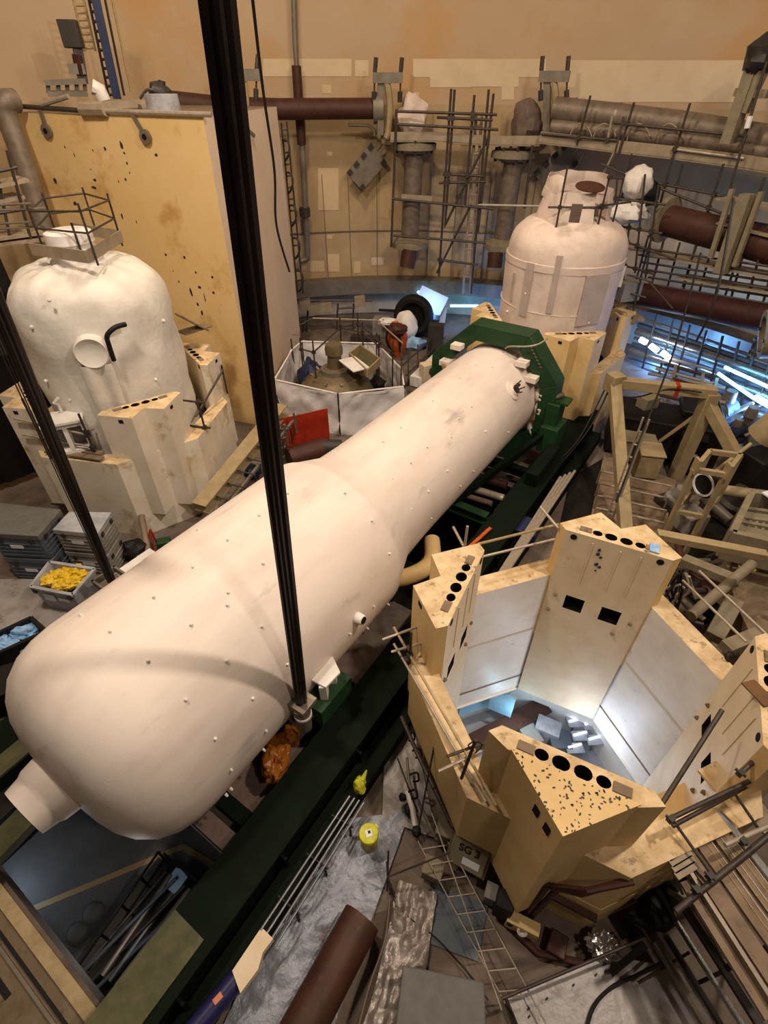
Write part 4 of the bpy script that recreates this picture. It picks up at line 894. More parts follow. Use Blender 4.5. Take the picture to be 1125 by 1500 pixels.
poles('scaffold_cage', 'wire-like scaffold cage under the white sack', 'scaffold', [V_((905, 250), (895, 380), 14.6), V_((945, 255), (930, 400), 14.6), V_((965, 270), (945, 410), 14.6), V_((895, 290), (975, 300), 14.6, 'ledger'), V_((900, 330), (970, 342), 14.6, 'ledger'), V_((925, 300), (912, 420), 14.6), V_((890, 345), (990, 380), 14.6, 'ledger'), V_((900, 385), (960, 402), 14.6, 'ledger')], .045)
sb = thing('side_platform', 'small scaffold platform with pale boxes on the right flank of the back steam generator', 'platform', rp(912, 455, 24))
MB().bar(rp(892, 452, 24), rp(935, 462, 24.6), 1.2, .14).build('deck_board', 'deck', sb); MB().bar(rp(890, 456, 23.4), rp(932, 470, 23.6), .05, .35).build('toe_board', 'plank', sb)
MB().box(rp(920, 426, 24.2), (.9, .5, .7), .3).build('pale_box', 'grey_box', sb); MB().bar(rp(915, 392, 23.8), rp(908, 418, 23.8), .5, .12).build('white_flap', 'white_thing', sb)
for a, b in (((940, 405), (925, 465)), ((918, 402), (955, 412)), ((905, 424), (946, 436)), ((950, 412), (985, 452))): MB().tube([rp(*a, 24), rp(*b, 24)], .04, 6).build('tube', 'pole', sb)
# ------------------------------------------------------------------ blue lit pipe gallery at the right
for k in range(9):
    v0 = 466+k*9.5; R = 17.2-.2*(k % 3)
    mb = MB(); mb.tube([wp(938-3*k, v0, R), wp(1030, v0+30+k*.5, R), wp(1160, v0+76+k, R)], .07+.05*((k*7) % 3), 10)
    solo('gallery_pipe', mb, ['steel', 'slate', 'alu'][k % 3], 'one of the many grey pipes in the blue lit gallery at the right', 'pipe', 'pipes in the blue lit gallery')
for k in range(8):
    u = 955+k*24; mb = MB(); mb.tube([wp(u+8, 460+k*8, 16.6), wp(u-14, 540+k*9, 16.6)], .06, 8); solo('gallery_post', mb, 'pole', 'one of the dark posts in front of the blue lit gallery pipes', 'post', 'posts in the blue lit gallery')
for k, (a, b, m, lab) in enumerate([((938, 497), (947, 502), 'lamp', 'leftmost bright work lamp in the blue lit gallery'), ((953, 506), (963, 514), 'lamp', 'middle bright work lamp in the blue lit gallery'), ((970, 516), (981, 525), 'lamp', 'bright work lamp nearest the tube rack in the blue lit gallery'), ((1107, 582), (1135, 598), 'lamp', 'brightest lamp at the right edge of the blue lit gallery'),
        ((1052, 547), (1104, 583), 'lamp_teal', 'teal glowing tube leading to the brightest lamp'), ((1062, 538), (1126, 567), 'lamp_teal', 'teal glowing tube above the brightest lamp'), ((612, 427), (636, 446), 'lamp_teal', 'bright blue tube lamp over the black fan ring'), ((660, 448), (700, 448), 'lamp_teal', 'blue tube lamp under the ledge left of the back steam generator')]):
    A_, B_ = wp(*a, 15.8 if k < 6 else 18.2), wp(*b, 15.8 if k < 6 else 18.2)
    mb = MB(); mb.tube([A_, B_], .13 if m == 'lamp' else .07, 8); solo('fluorescent_lamp', mb, m, lab, 'lamp')
tr_ = thing('tube_rack', 'brown rack of stacked scaffold tubes in front of the blue lit gallery', 'rack', gp(1020, 580, .2))
for k in range(8):
    MB().tube([gp(985-(k % 4)*12, 526+k*7, 1.2), gp(1062-(k % 3)*9, 548+k*7, 1.2)], .07, 8).build('tube', ['deck', 'rust', 'pole_light'][k % 3], tr_)
for u, v in ((990, 545), (1030, 558), (1050, 565)): MB().bar(gp(u, v-10, 1.3), gp(u-12, v+45, .9), .12, .12).build('bearer', 'beige_grey', tr_)
for k in range(6): MB().tube([gp(962-k*2, 576+k*8, .5), gp(1020-k*4, 596+k*9, .5)], .05, 8).build('tube', 'pole_light' if k % 2 else 'deck', tr_)
# ------------------------------------------------------------------ gantry and machines right of centre
g1 = gp(988, 700, 0); gt = up(1030, 572, g1); zt_ = gt.z
g2t = gp(900, 560, zt_)
ga = thing('gantry_frame', 'beige steel portal frame standing right of the collar frame', 'frame', (g1+Vector((g2t.x, g2t.y, 0)))/2)
MB().bar(g1, gt, .42, .42).build('right_leg', 'beige_beam', ga, bevel=.02)
MB().bar(gp(917, 790, .6), g2t, .38, .3).build('left_leg', 'beige_beam', ga, bevel=.02)
MB().bar(g2t, gt+(gt-g2t)*.03, .35, .35).build('top_beam', 'beige_beam', ga, bevel=.02)
MB().bar(along(g2t, gt, .62), along(g2t, gt, .66), .38, .38).build('red_mark', 'red', ga)
MB().bar(gp(955, 655, .6), gt-ZUP*.6, .12, .12).build('brace', 'beige_beam', ga)
MB().bar(gt-ZUP*.4, gt+Vector((.8, -1.2, -1.6)), .35, .35).build('knee_arm', 'beige_beam', ga, bevel=.02)
MB().box(g2t, (.5, .5, .6), .3).build('corner_block', 'beige_beam', ga, bevel=.02)
mb = MB(); p = gp(948, 592, 1.8); mb.box(p, (.7, .5, .7), .4); solo('hoist_box', mb, 'beige_grey', 'grey-beige box hanging under the portal frame beam', 'box', bevel=.03)
mb = MB(); p = gp(970, 632, .9); mb.box(p, (4.0, 1.8, 1.6), -.35); mb.box(p+Vector((1.2, .1, .95)), (1.4, 1.4, .3), -.35); solo('black_tank', mb, 'black', 'black boxy machine behind the legs of the portal frame', 'machine', bevel=.05)
mb = MB(); mb.box(gp(1012, 640, .8), (.9, 3.2, 1.5), -.5); solo('black_cabinet', mb, 'black', 'tall black cabinet just right of the portal frame right leg', 'cabinet', bevel=.05)
mb = MB(); mb.tube([gp(1006, 662, .9), gp(1022, 668, .9)], .12, 10); solo('white_tube_lamp', mb, 'label_white', 'small white tube lying on the black cabinet', 'tube')
mb = MB(); mb.prism([tuple(gp(*q, 0).xy) for q in [(1050, 610), (1080, 645), (1040, 680), (1012, 668)]], .02, .06); solo('floor_sheet', mb, 'blue_pale', 'pale blue floor sheet right of the black cabinet', 'sheet')
mb = MB(); mb.prism([tuple(gp(*q, 0).xy) for q in [(1085, 645), (1125, 655), (1110, 700), (1062, 690)]], .02, .06); solo('floor_sheet', mb, 'blue_pale', 'pale blue floor sheet at the right edge by the dark drum', 'sheet')
mb = MB(); mb.blob(gp(1042, 640, .5), (.35, .3, 1.0), 3, .35, 2); solo('rubble_bag', mb, 'dark_red', 'dark lumpy bag on the pale blue floor sheet', 'bag')
mb = MB(); mb.box(gp(1105, 690, .8), (1.1, 1.1, 1.5), .3); solo('dark_drum', mb, 'black', 'black square container at the right edge on blue floor sheet', 'container', bevel=.06)
for k, (u, v, s, m, lab) in enumerate([(1060, 600, 1.1, 'slate', 'cluttered grey motor below the teal tubes'), (1092, 622, 1.0, 'dark_box', 'dark valve assembly at the right edge below the lamp'), (1075, 632, .7, 'navy', 'small navy pump between motor and valve assembly'), (1118, 640, .9, 'grey_pipe', 'grey pipe knot at the right edge')]):
    t = thing(['motor', 'valve_assembly', 'pump', 'pipe_knot'][k], lab, 'machine', gp(u, v, .2)); p = gp(u, v, .7)
    MB().lathe([(-.5*s, .3*s), (-.45*s, .38*s), (.4*s, .38*s), (.5*s, .2*s), (.5*s, 0)], p, Vector((.8, .5, .1)), 18).build('body', m, t)
    MB().box(p-ZUP*.5*s, (.8*s, .8*s, .25*s), .3).build('base', 'dark_box', t); MB().lathe([(0, .2*s), (.1, .26*s), (.5*s, .2*s)], p+ZUP*.3*s, ZUP, 14).build('head', 'steel', t)
    MB().tube(smooth([p+Vector((.3, -.3, 0)), p+Vector((.7, -.5, .5)), p+Vector((1.0, 0, .3)), p+Vector((1.1, .6, -.3))]), .06, 8).build('pipe', 'pole_light', t)
mb = MB(); mb.lathe([(0, .5), (.7, .5), (.8, .45)], gp(1115, 640, 2.2), Vector((.3, -.2, .9)), 24); solo('tan_drum', mb, 'beige_beam', 'tan drum cut by the right edge above the black container', 'drum')
mb = MB(); mb.prism([tuple(gp(*q, .1).xy) for q in [(884, 668), (990, 705), (968, 800), (862, 772)]], .05, .15); solo('plank_floor', mb, 'plank', 'brown plank floor behind the far pillar of the open enclosure', 'floor deck')
for k in range(5):
    a, b = gp(880-k*2, 690+k*18, .7), gp(982-k*3, 712+k*18, .7)
    poles('plank_rail', ['pale guard rail crossing the plank floor furthest back', 'second pale guard rail on the plank floor from the back', 'middle pale guard rail on the plank floor', 'second pale guard rail on the plank floor from the front', 'front pale guard rail on the plank floor'][k], 'railing', [(a, b, 'rail', 'pole_light'), (a, Vector((a.x, a.y, .15)), 'post', 'pole_light'), (b, Vector((b.x, b.y, .15)), 'post', 'pole_light')], .035, couplers=False)
poles('step_ladder', 'thin pale ladder left of the portal frame left leg', 'ladder', [(gp(893, 770, .2), up(886, 600, gp(893, 770, .2)), 'stile', 'pole_light'), (gp(886, 766, .2), up(880, 598, gp(886, 766, .2)), 'stile', 'pole_light')]+[(along(gp(893, 770, .2), up(886, 600, gp(893, 770, .2)), f), along(gp(886, 766, .2), up(880, 598, gp(886, 766, .2)), f), 'rung', 'pole_light') for f in [i/9 for i in range(1, 9)]], .03, couplers=False)
for k, (u, v, s, m, lab) in enumerate([(932, 655, (1.1, .8, .9), 'beige_grey', 'tan box beside the left leg of the portal frame'), (948, 675, (.8, .9, 1.0), 'beige_beam', 'tan upright housing with a white lamp, between the portal frame legs')]):
    mb = MB(); p = gp(u, v, .7); mb.box(p, s, -.2); mb.box(p+ZUP*s[2]*.5, (s[0]*1.1, s[1]*1.1, .08), -.2); solo('housing', mb, m, lab, 'box', bevel=.03)
# jack tower
jb = [gp(968, 792, .6), gp(1008, 800, .6), gp(1030, 770, .6), gp(990, 764, .6)]
jz = 3.3; jt = [Vector((p.x, p.y, jz)) for p in jb]
jk = thing('jack_tower', 'beige jack tower frame with a black pulley, behind the far pillar of the open enclosure', 'frame', sum(jb, Vector())/4-ZUP*.6)
for a, b in zip(jb, jt): MB().bar(a-ZUP*.6, b, .12, .12).build('leg', 'beige_beam', jk)
for i in range(4): MB().bar(jt[i], jt[(i+1) % 4], .12, .14).build('top_rail', 'beige_beam', jk); MB().bar(jt[i]-ZUP*1.5, jt[(i+1) % 4]-ZUP*1.5, .1, .12).build('mid_rail', 'beige_beam', jk)
for i in (0, 1): MB().bar(jt[i]-ZUP*.1, jt[i]+ZUP*.35, .25, .08).build('cheek', 'beige_beam', jk)
jc = sum(jt, Vector())/4; MB().lathe([(-.12, .34), (-.08, .42), (-.03, .36), (.03, .36), (.08, .42), (.12, .34)], jc-ZUP*.75, Vector((.9, .3, 0)), 28).build('pulley', 'black', jk)
MB().pipe(jc-ZUP*.75+Vector((-.14, -.05, 0)), Vector((.9, .3, 0)), .36, .3, .03, 28).build('pulley_rim', 'label_white', jk)
MB().box(jc-ZUP*2.1, (.75, .7, .6), .3).build('motor_box', 'grey_box', jk, bevel=.03)
# grey slab frame and beams at the right edge
gf = thing('grating_frame', 'grey steel frame with slotted bars at the right edge below the pale blue floor sheets', 'frame', gp(1105, 800, 1.6))
z_ = 2.4; q = [gp(1092, 738, z_), gp(1160, 745, z_), gp(1180, 825, z_), gp(1063, 797, z_)]
for i in range(4): MB().bar(q[i], q[(i+1) % 4], .16, .9).build('side_beam', 'beige_grey', gf)
for k in range(1, 6): MB().bar(along(q[0], q[3], k/6), along(q[1], q[2], k/6), .12 if k % 2 else .3, .2).build('bar', 'beige_grey', gf)
for k in range(8): MB().bar(along(along(q[0], q[3], .35), along(q[1], q[2], .35), .1+k*.11), along(along(q[0], q[3], .6), along(q[1], q[2], .6), .1+k*.11), .06, .1).build('slot_bar', 'beige_grey', gf)
MB().bar(along(q[0], q[1], .25)+ZUP*.47, along(q[0], q[1], .32)+ZUP*.47+Vector((.1, -.5, 0)), .25, .04).build('tape', 'label_white', gf)
mb = MB(); mb.prism([tuple(gp(*p_, 1.4).xy) for p_ in [(1064, 815), (1180, 840), (1200, 985), (1110, 940), (1080, 880)]], .0, 1.3); solo('plinth', mb, 'concrete', 'brown concrete plinth under the grating frame at the right edge', 'plinth')
m_ = MB()
for a, b in (((1090, 797), (1112, 803)), ((1112, 803), (1106, 836)), ((1106, 836), (1083, 830)), ((1083, 830), (1090, 797))): m_.bar(gp(*a, 1.85), gp(*b, 1.85), .05, .05)
solo('marker_square', m_, 'lime_bag', 'small yellowish rectangular frame on the concrete plinth', 'frame')
for k, (a, b, w_, z0, z1, m, lab) in enumerate([((962, 783), (1122, 814), .22, 3.6, 3.4, 'beige_beam', 'long beige beam reaching right from the far pillar of the open enclosure'), ((1012, 902), (1102, 826), .26, 2.0, 2.2, 'beige_grey', 'round beige prop slanting up to the concrete plinth'), ((1045, 935), (1075, 880), .4, 1.2, 1.5, 'beige_grey', 'wide flat beige strut beside the slanting prop'), ((1000, 820), (1075, 850), .3, 1.6, 1.8, 'beige_grey', 'dull beam crossing behind the slanting prop'), ((1062, 950), (1110, 930), .3, 1.9, 1.9, 'beige_grey', 'short beige beam by the valve handwheel')]):
    mb = MB()
    if k == 1: mb.tube([gp(*a, z0), gp(*b, z1)], w_*.5, 14)
    else: mb.bar(gp(*a, z0), gp(*b, z1), w_, w_*.8)
    solo(['long_beam', 'prop', 'strut', 'cross_member', 'short_beam'][k], mb, m, lab, 'beam', bevel=.01)
poles('bridge_rail', 'two pale parallel tubes running from the far pillar to the right pillar', 'railing', [(gp(1000, 850, 3.3), gp(1093, 940, 3.3), 'rail', 'pole_light'), (gp(1024, 836, 3.3), gp(1150, 955, 3.3), 'rail', 'pole_light')], .028, couplers=False)
cb = thing('cable_bundle', 'tangled black hoses hanging behind the far-right rim of the open enclosure', 'cable', gp(1005, 845, 1.0))
for k in range(9):
    p = gp(1000+random.uniform(-12, 15), 838+random.uniform(-8, 25), 2.6)
    MB().tube(smooth([p, p+Vector((random.uniform(-.3, .3), random.uniform(-.3, .3), -.5)), p+Vector((random.uniform(-.4, .4), random.uniform(-.4, .4), -1.3)), p+Vector((random.uniform(-.5, .6), random.uniform(-.5, .5), -2.2))]), .03, 6).build('hose', 'black' if k % 3 else 'pole_light', cb)
for k, (u, v, s, m, lab) in enumerate([(1040, 870, .8, 'rust', 'brown casting below the slanting prop'), (985, 735, .7, 'grey_box', 'pale wrapped part on the plank floor'), (1065, 745, 1.0, 'dark_box', 'dark round cover left of the grating frame'), (1030, 905, .6, 'green_dark', 'dark green lump behind the far-right rim')]):
    t = thing(['casting', 'wrapped_part', 'round_cover', 'green_part'][k], lab, 'machine part', gp(u, v, .1)); MB().lathe([(0, .5*s), (.3*s, .5*s), (.4*s, .35*s), (.9*s, .3*s), (.95*s, 0)], gp(u, v, .3), Vector((.2, -.1, 1)), 20).build('body', m, t); MB().box(gp(u, v, .3), (1.2*s, 1.2*s, .3*s), .4).build('base', 'dark_box', t)
mb = MB(); mb.tube([gp(1030, 728, 1.5), gp(1068, 762, 1.2)], .17, 14); solo('grey_pipe_run', mb, 'grey_pipe', 'grey banded pipe slanting down to the round cover', 'pipe')
mb = MB(); mb.tube([gp(1036, 715, 1.8), gp(1135, 728, 1.8)], .17, 14); solo('tan_pipe', mb, 'beige_beam', 'tan pipe lying behind the grating frame', 'pipe')
mb = MB(); mb.tube([gp(1036, 700, 2.4), gp(1100, 650, 3.2)], .06, 8); solo('tan_rod', mb, 'beige_beam', 'tan rod rising from jack tower to the right', 'rod')
for k, (pts, lab) in enumerate([([(1027, 370, 17), (985, 520, 16), (935, 650, 14.5), (903, 735, 12.5)], 'thin black cable hanging down past the portal frame beam'), ([(892, 558, 19), (850, 640, 17.5), (818, 675, 17)], 'black cables draped from the back enclosure to the green rail'), ([(897, 560, 19), (865, 625, 17.8), (823, 678, 17)], 'lower black cable draped beside its twin to the green rail'), ([(890, 577, 18.5), (930, 582, 18.6), (980, 570, 18.7), (1028, 575, 18.9)], 'black cable slung along the portal frame beam'), ([(369, -10, 12), (385, 130, 13), (402, 250, 14), (405, 330, 14.6), (424, 398, 15)], 'thin black cable hanging down the pale side of the tower'), ([(1075, 290, 15), (1050, 430, 14), (1020, 500, 13.8)], 'black cable hanging over the red-brown pipe')]):
    mb = MB(); mb.tube(smooth([rp(u, v, d) for u, v, d in pts], 8), .028, 6); solo('hanging_cable', mb, 'black', lab, 'cable')
# ------------------------------------------------------------------ top of the tower and left edge
lg = thing('tower_rail', 'grey tube edging along the top of the yellow tower', 'railing', TA+ZUP*ZT)
for a, b, m in (((20, 155), (120, 162), 'pole'), ((120, 160), (155, 160), 'deck'), ((155, 163), (310, 168), 'pole_light'), ((60, 154), (100, 141), 'pole_light')):
    A_, B_ = onface(*a, TA+fn*.06, fn), onface(*b, TA+fn*.06, fn); MB().tube([A_, B_], .07 if m != 'deck' else .2, 8).build('tube', m, lg)
for k, (u, v, u2, v2, lab) in enumerate([(58, 160, 70, 196, 'leftmost hanging bracket on the yellow tower face'), (192, 165, 216, 205, 'right hand hanging bracket on the yellow tower face')]):
    a, b = onface(u, v, TA+fn*.08, fn), onface(u2, v2, TA+fn*.08, fn); t = thing('lifting_lug', lab, 'bracket', b)
    MB().bar(a, along(a, b, .7), .14, .05, fn).build('arm', 'steel', t); MB().lathe([(-.04, .2), (.06, .2)], along(a, b, .88), fn, 16).build('eye', 'steel', t); MB().lathe([(0, .08), (.02, .08), (.02, 0)], along(a, b, .88)+fn*.06, fn, 12).build('hole', 'hole', t)
t = thing('lifting_lug', 'hanging bracket on the pale side of the tower', 'bracket', onface(360, 187, TA, rn)); MB().lathe([(-.02, .17), (.08, .17)], onface(357, 184, TA, rn), rn, 16).build('eye', 'steel', t); MB().bar(onface(360, 187, TA+rn*.05, rn), onface(373, 199, TA+rn*.05, rn), .1, .05, rn).build('arm', 'steel', t)
def tt(u, v): return rp(u, v, 25.5)
mb = MB(); mb.lathe([(0, .55), (.45, .52), (.45, 0)], rp(241, 163, 23), ZUP, 28); solo('white_drum', mb, 'grey_tote', 'low cream drum on top of the tower', 'drum')
t = thing('vent_pipe', 'dark upright vent pipe beside the cream drum on the tower', 'pipe', rp(237, 158, 25.5)); MB().tube([rp(237, 160, 25.5), rp(237, 118, 25.5)], .13, 10).build('pipe', 'dark_box', t); MB().blob(rp(234, 140, 25.5), .4, 3, .25).build('body', 'dark_box', t)
MB().tube(smooth([rp(205, 145, 25), rp(215, 132, 25), rp(225, 133, 25), rp(228, 142, 25)]), .05, 6).build('hose', 'pole', t)
t = thing('tower_hatch', 'low pale hatch cover on top of the tower', 'hatch', rp(180, 155, 25.5)); MB().bar(rp(130, 156, 25.5), rp(215, 150, 25.5), 1.6, .2).build('cover', 'deck', t); MB().bar(rp(205, 158, 24.6), rp(245, 150, 25), .4, .2).build('lip', 'deck', t)
t = thing('valve_platform', 'grey valve platform with a tall mast behind the tower top', 'platform', rp(105, 148, 27.5))
MB().bar(rp(66, 121, 27.5), rp(125, 119, 27.5), 1.6, .16).build('top_deck', 'grey_pipe', t); MB().bar(rp(70, 137, 27.5), rp(128, 137, 27.5), 1.4, .16).build('lower_deck', 'grey_pipe', t)
for u in (70, 85, 98, 112, 124): MB().tube([rp(u, 121, 26.9), rp(u+1, 137, 26.9)], .08, 6).build('post', 'grey_pipe', t)
MB().bar(rp(113, 66, 27.5), rp(122, 122, 27.5), .35, .35).build('mast', 'pole', t); MB().tube([rp(113, 80, 27.4), rp(119, 110, 27.4)], .18, 8).build('red_cylinder', 'dark_red', t); MB().box(rp(104, 50, 27.5), (.62, .5, .75), .2).build('head_box', 'dark_box', t, bevel=.03); MB().bar(rp(100, 101, 27.3), rp(124, 101, 27.3), .1, .3).build('plate', 'grey_pipe', t)
mb = MB(); mb.tube([rp(135, 127, 27), rp(146, 132, 27), rp(152, 147, 27)], .26, 10); solo('curved_plate', mb, 'white_thing', 'white curved guard behind the tower top', 'guard')
def lad(label, a0, a1, b0, b1, d, n, m='deck'):
    A0_, A1_, B0_, B1_ = rp(*a0, d), rp(*a1, d), rp(*b0, d), rp(*b1, d)
    return poles('wall_ladder', label, 'ladder', [(A0_, A1_, 'stile', m), (B0_, B1_, 'stile', m)]+[(along(A0_, A1_, (k+.5)/n), along(B0_, B1_, (k+.5)/n), 'rung', m) for k in range(n)], .045, couplers=False)
lad('pale caged ladder above the tower left of the blue pole', (103, -20), (125, 75), (118, -20), (140, 75), 28, 9, 'rope'); lad('dark narrow ladder beside the blue pole', (126, -20), (160, 145), (134, -20), (168, 145), 27.8, 12, 'pole')
mb = MB(); mb.bar(rp(136, -20, 27.5), rp(172, 145, 27.5), .42, .3); solo('blue_pole', mb, 'navy', 'dark navy blue upright channel above the tower', 'pole')
mb = MB(); mb.tube([rp(150, -20, 28), rp(182, 140, 28)], .05, 6); solo('conduit', mb, 'pole', 'thin dark conduit right of the blue pole', 'conduit')
mb = MB(); mb.tube([rp(160, -20, 28), rp(192, 135, 28)], .04, 6); solo('conduit', mb, 'rope', 'faint tan conduit, second to the right of the blue pole', 'conduit')
mb = MB(); mb.tube(smooth([rp(22, 148, 25.2), rp(8, 150, 25), rp(10, 170, 25), rp(35, 240, 24.8), rp(65, 335, 24.5)], 5), .34, 14); solo('down_pipe', mb, 'lagging', 'grey lagged pipe bending over the left edge of the yellow tower', 'pipe')
ld = thing('side_gallery', 'dark scaffold gallery with grey boards at the left edge beside the tower', 'walkway', rp(5, 300, 21))
for k, (a, b) in enumerate([((-30, 275), (35, 262)), ((-30, 298), (28, 286)), ((-30, 350), (58, 338)), ((-30, 358), (80, 345))]): MB().bar(rp(*a, 21), rp(*b, 21.3), .9, .09).build('board', 'deck', ld); 
for k, (a, b) in enumerate([((10, 220), (45, 350)), ((-10, 225), (15, 350)), ((-20, 255), (25, 245)), ((-20, 315), (45, 305))]): MB().tube([rp(*a, 20.8), rp(*b, 20.8)], .05, 6).build('tube', 'pole', ld)
mb = MB(); mb.sheet(lambda i, j: rp(-190+200*i, 400, 20.5)*1+Vector((0, 0, -rp(-190+200*i, 400, 20.5).z+.3+7.2*j))+Vector((0, .15*noise.noise(Vector((i*9, j*4, 0))), 0)), 20, 12, .02); solo('dark_backdrop', mb, 'black', 'black sheet added for the dark background at the left edge behind the wrapped steam generator', 'backdrop')  # black sheet added to darken the background beside the wrapped generator
mb = MB(); mb.bar(rp(-20, 430, 19.5), rp(10, 520, 19), .5, .1); solo('dark_board', mb, 'dark_box', 'dark board in front of the black backdrop sheet', 'board')
cg = thing('cable_ladder', 'narrow dark cage ladder running down the right edge of the tower', 'ladder', onface(436, 420, TC, Vector((0, -1, 0))))
for a, b in (((412, 180), (436, 430)), ((420, 178), (444, 430))): MB().tube([rp(*a, 28.6), rp(*b, 28.6)], .045, 6).build('stile', 'pole', cg)
for k in range(14): MB().tube([rp(412+k*1.75, 190+k*17, 28.6), rp(420+k*1.75, 189+k*17, 28.6)], .04, 6).build('rung', 'pole', cg)
for k in range(5): MB().tube(bezier(rp(414+k*5, 205+k*48, 28.5), rp(425+k*5, 200+k*48, 28), rp(428+k*5, 225+k*48, 28), rp(418+k*5, 235+k*48, 28.5), 8), .05, 6).build('cage_hoop', 'pole', cg)
# ================================================================== CENTRE: DOME IN ITS TARPED PEN
TP = [gp(402, 556, 1.9), gp(495, 577, 1.9), gp(592, 566, 1.9), gp(588, 540, 1.9), gp(552, 503, 1.9), gp(442, 500, 1.9), gp(428, 512, 1.9)]
pen = thing('tarp_pen', 'open-topped pen of white tarpaulin round the brown vessel dome', 'tarpaulin', Vector((-1.6, 21.5, 0)))
for k in range(7):
    a, b = TP[k], TP[(k+1) % 7]; d = (b-a); n_ = Vector((d.y, -d.x, 0)).normalized()
    def fn(i, j, a=a, d=d, n_=n_): 
        p = a+d*i; sag = .12*math.sin(PI*i)*(j > .9)
        w_ = noise.noise(Vector((p.x*1.1+j*1.2, p.y*1.1-j, j*2.2)))+.9*abs(noise.noise(Vector((p.x*1.6-j*2.5, p.y*1.6, j*1.3+4))))
        return Vector((p.x, p.y, 1.95*j-sag))+n_*(.22*w_*(1-.6*j))
    m_ = MB(); m_.sheet(fn, 30, 18, .02); m_.build('tarp_panel', 'tarp', pen)
for k in range(7): MB().tube([Vector((TP[k].x, TP[k].y, 0)), TP[k]+ZUP*(.05 if k < 3 else .5)], .04, 8).build('post', 'pole', pen); MB().tube([TP[k], TP[(k+1) % 7]], .035, 8).build('top_tube', 'white_thing', pen)
DC = gp(492, 560, 1.0)
dm = thing('vessel_dome', 'brown domed vessel head with stacked nozzle inside the white tarp pen', 'vessel', Vector((DC.x, DC.y, 0)))
MB().lathe([(0, 1.75), (.5, 1.72), (.85, 1.5), (1.15, 1.1), (1.32, .6), (1.36, 0)], Vector((DC.x, DC.y, .2)), ZUP, 48).build('head', 'dome_brown', dm)
MB().lathe([(1.2, .52), (1.5, .5), (1.55, .34), (2.1, .3), (2.15, .38), (2.4, .4), (2.6, .34), (2.62, 0)], Vector((DC.x, DC.y, .2)), ZUP, 32).build('nozzle', 'dome_brown', dm)
MB().lathe([(1.18, .66), (1.5, .63)], Vector((DC.x, DC.y, .2)), ZUP, 32).build('band', 'steel', dm)
for k in range(10):
    q = k*PI/5; e = Vector((math.cos(q), math.sin(q), 0)); o = Vector((DC.x, DC.y, 1.3)); MB().tube([o+e*.9, o+e*1.15+ZUP*.12], .06, 8).build('instrument_stub', 'steel', dm)
MB().lathe([(0, .3), (.4, .32), (.4, 0)], Vector((DC.x+.75, DC.y+.1, 1.3)), Vector((.8, 0, .5)), 20).build('side_manway', 'dome_brown', dm)
segs = []
pp = [gp(462, 545, 1.7), gp(444, 540, 1.7), gp(555, 535, 1.7), gp(575, 545, 1.7), gp(532, 515, 1.7), gp(500, 507, 1.7), gp(525, 500, 1.7)]
for p in pp: segs.append((Vector((p.x, p.y, .2)), p+ZUP*1.4, 'post'))
for i, j in ((0, 1), (2, 3), (2, 4), (4, 5), (4, 6), (3, 6), (5, 6), (0, 5)): segs.append((pp[i]+ZUP*.9, pp[j]+ZUP*.9, 'ledger')); 
segs += [(gp(458, 466, 2.6), gp(552, 469, 2.6), 'ledger', 'pole_light'), (gp(552, 469, 2.6), gp(590, 503, 2.6), 'ledger', 'pole_light'), (gp(588, 575, 1.6), gp(588, 508, 2.6), 'post'), (gp(458, 466, 2.6), gp(438, 477, 2.4), 'ledger')]
poles('pen_scaffold', 'scaffold tubes standing inside the white tarp pen around the brown dome', 'scaffold', segs, .035)
ht = thing('hatch_tray', 'cream open-topped tray on scaffold behind the brown dome', 'tray', gp(532, 530, 1.8))
q = [gp(512, 522, 2.1), gp(538, 547, 2.1), gp(556, 530, 2.1), gp(528, 510, 2.1)]
for i in range(4): MB().bar(q[i], q[(i+1) % 4], .06, .35).build('side', 'beige_beam', ht)
m_ = MB(); m_.add([p-ZUP*.12 for p in q]+[p-ZUP*.18 for p in q], [(0, 1, 2, 3), (4, 7, 6, 5), (0, 4, 5, 1), (1, 5, 6, 2), (2, 6, 7, 3), (3, 7, 4, 0)]); m_.build('base', 'green_pale', ht)
m_ = MB(); m_.bar(gp(508, 525, 2.2), gp(530, 542, 2.2), .8, .04); m_.build('white_board', 'white_thing', ht)
mb = MB(); mb.blob(gp(455, 550, .9), (.6, .6, .8), 6, .25); solo('blue_cover', mb, 'navy', 'dark blue covered lump inside the tarp pen left of the dome', 'cover')
mb = MB(); mb.blob(gp(551, 563, .7), (.4, .4, .4), 6, .3); solo('black_motor', mb, 'black', 'black lump right of the brown dome in the pen', 'motor')
# red sheet and things by it
ra, rb_ = gp(418, 668, .05), gp(484, 652, .05)
mb = MB(); hh_ = up(450, 608, (ra+rb_)/2).z; mb.sheet(lambda i, j: along(ra, rb_, i)+ZUP*(hh_*j+.02)+Vector((0, .04*noise.noise(Vector((i*3, j*3, 1))), 0)), 16, 10, .025); solo('red_sheet', mb, 'red', 'bright red sheet screen standing in front of the white tarp pen', 'screen')
mb = MB(); mb.tube([gp(423, 672, .4), gp(478, 655, .4)], .42, 20); solo('brown_barrel', mb, 'rust', 'brown barrel lying at the foot of the red screen', 'barrel')
mb = MB(); mb.tube([gp(470, 655, .5), gp(500, 655, .5)], .3, 12); solo('black_roll', mb, 'dark_box', 'dark roll right of the brown barrel', 'roll')
yb = thing('yellow_girder', 'dull yellow steel girder rising beside the drum left of the red screen', 'girder', gp(300, 745, .3))
ga_, gb_ = gp(294, 745, .9), gp(413, 598, 1.9)
MB().ibeam(ga_, gb_, .55, .4, .05).build('girder', 'beige_beam', yb); MB().bar(ga_+Vector((.5, -.1, -.35)), gb_+Vector((.6, .1, -.3)), .1, .1).build('pipe_rail', 'grey_pipe', yb)
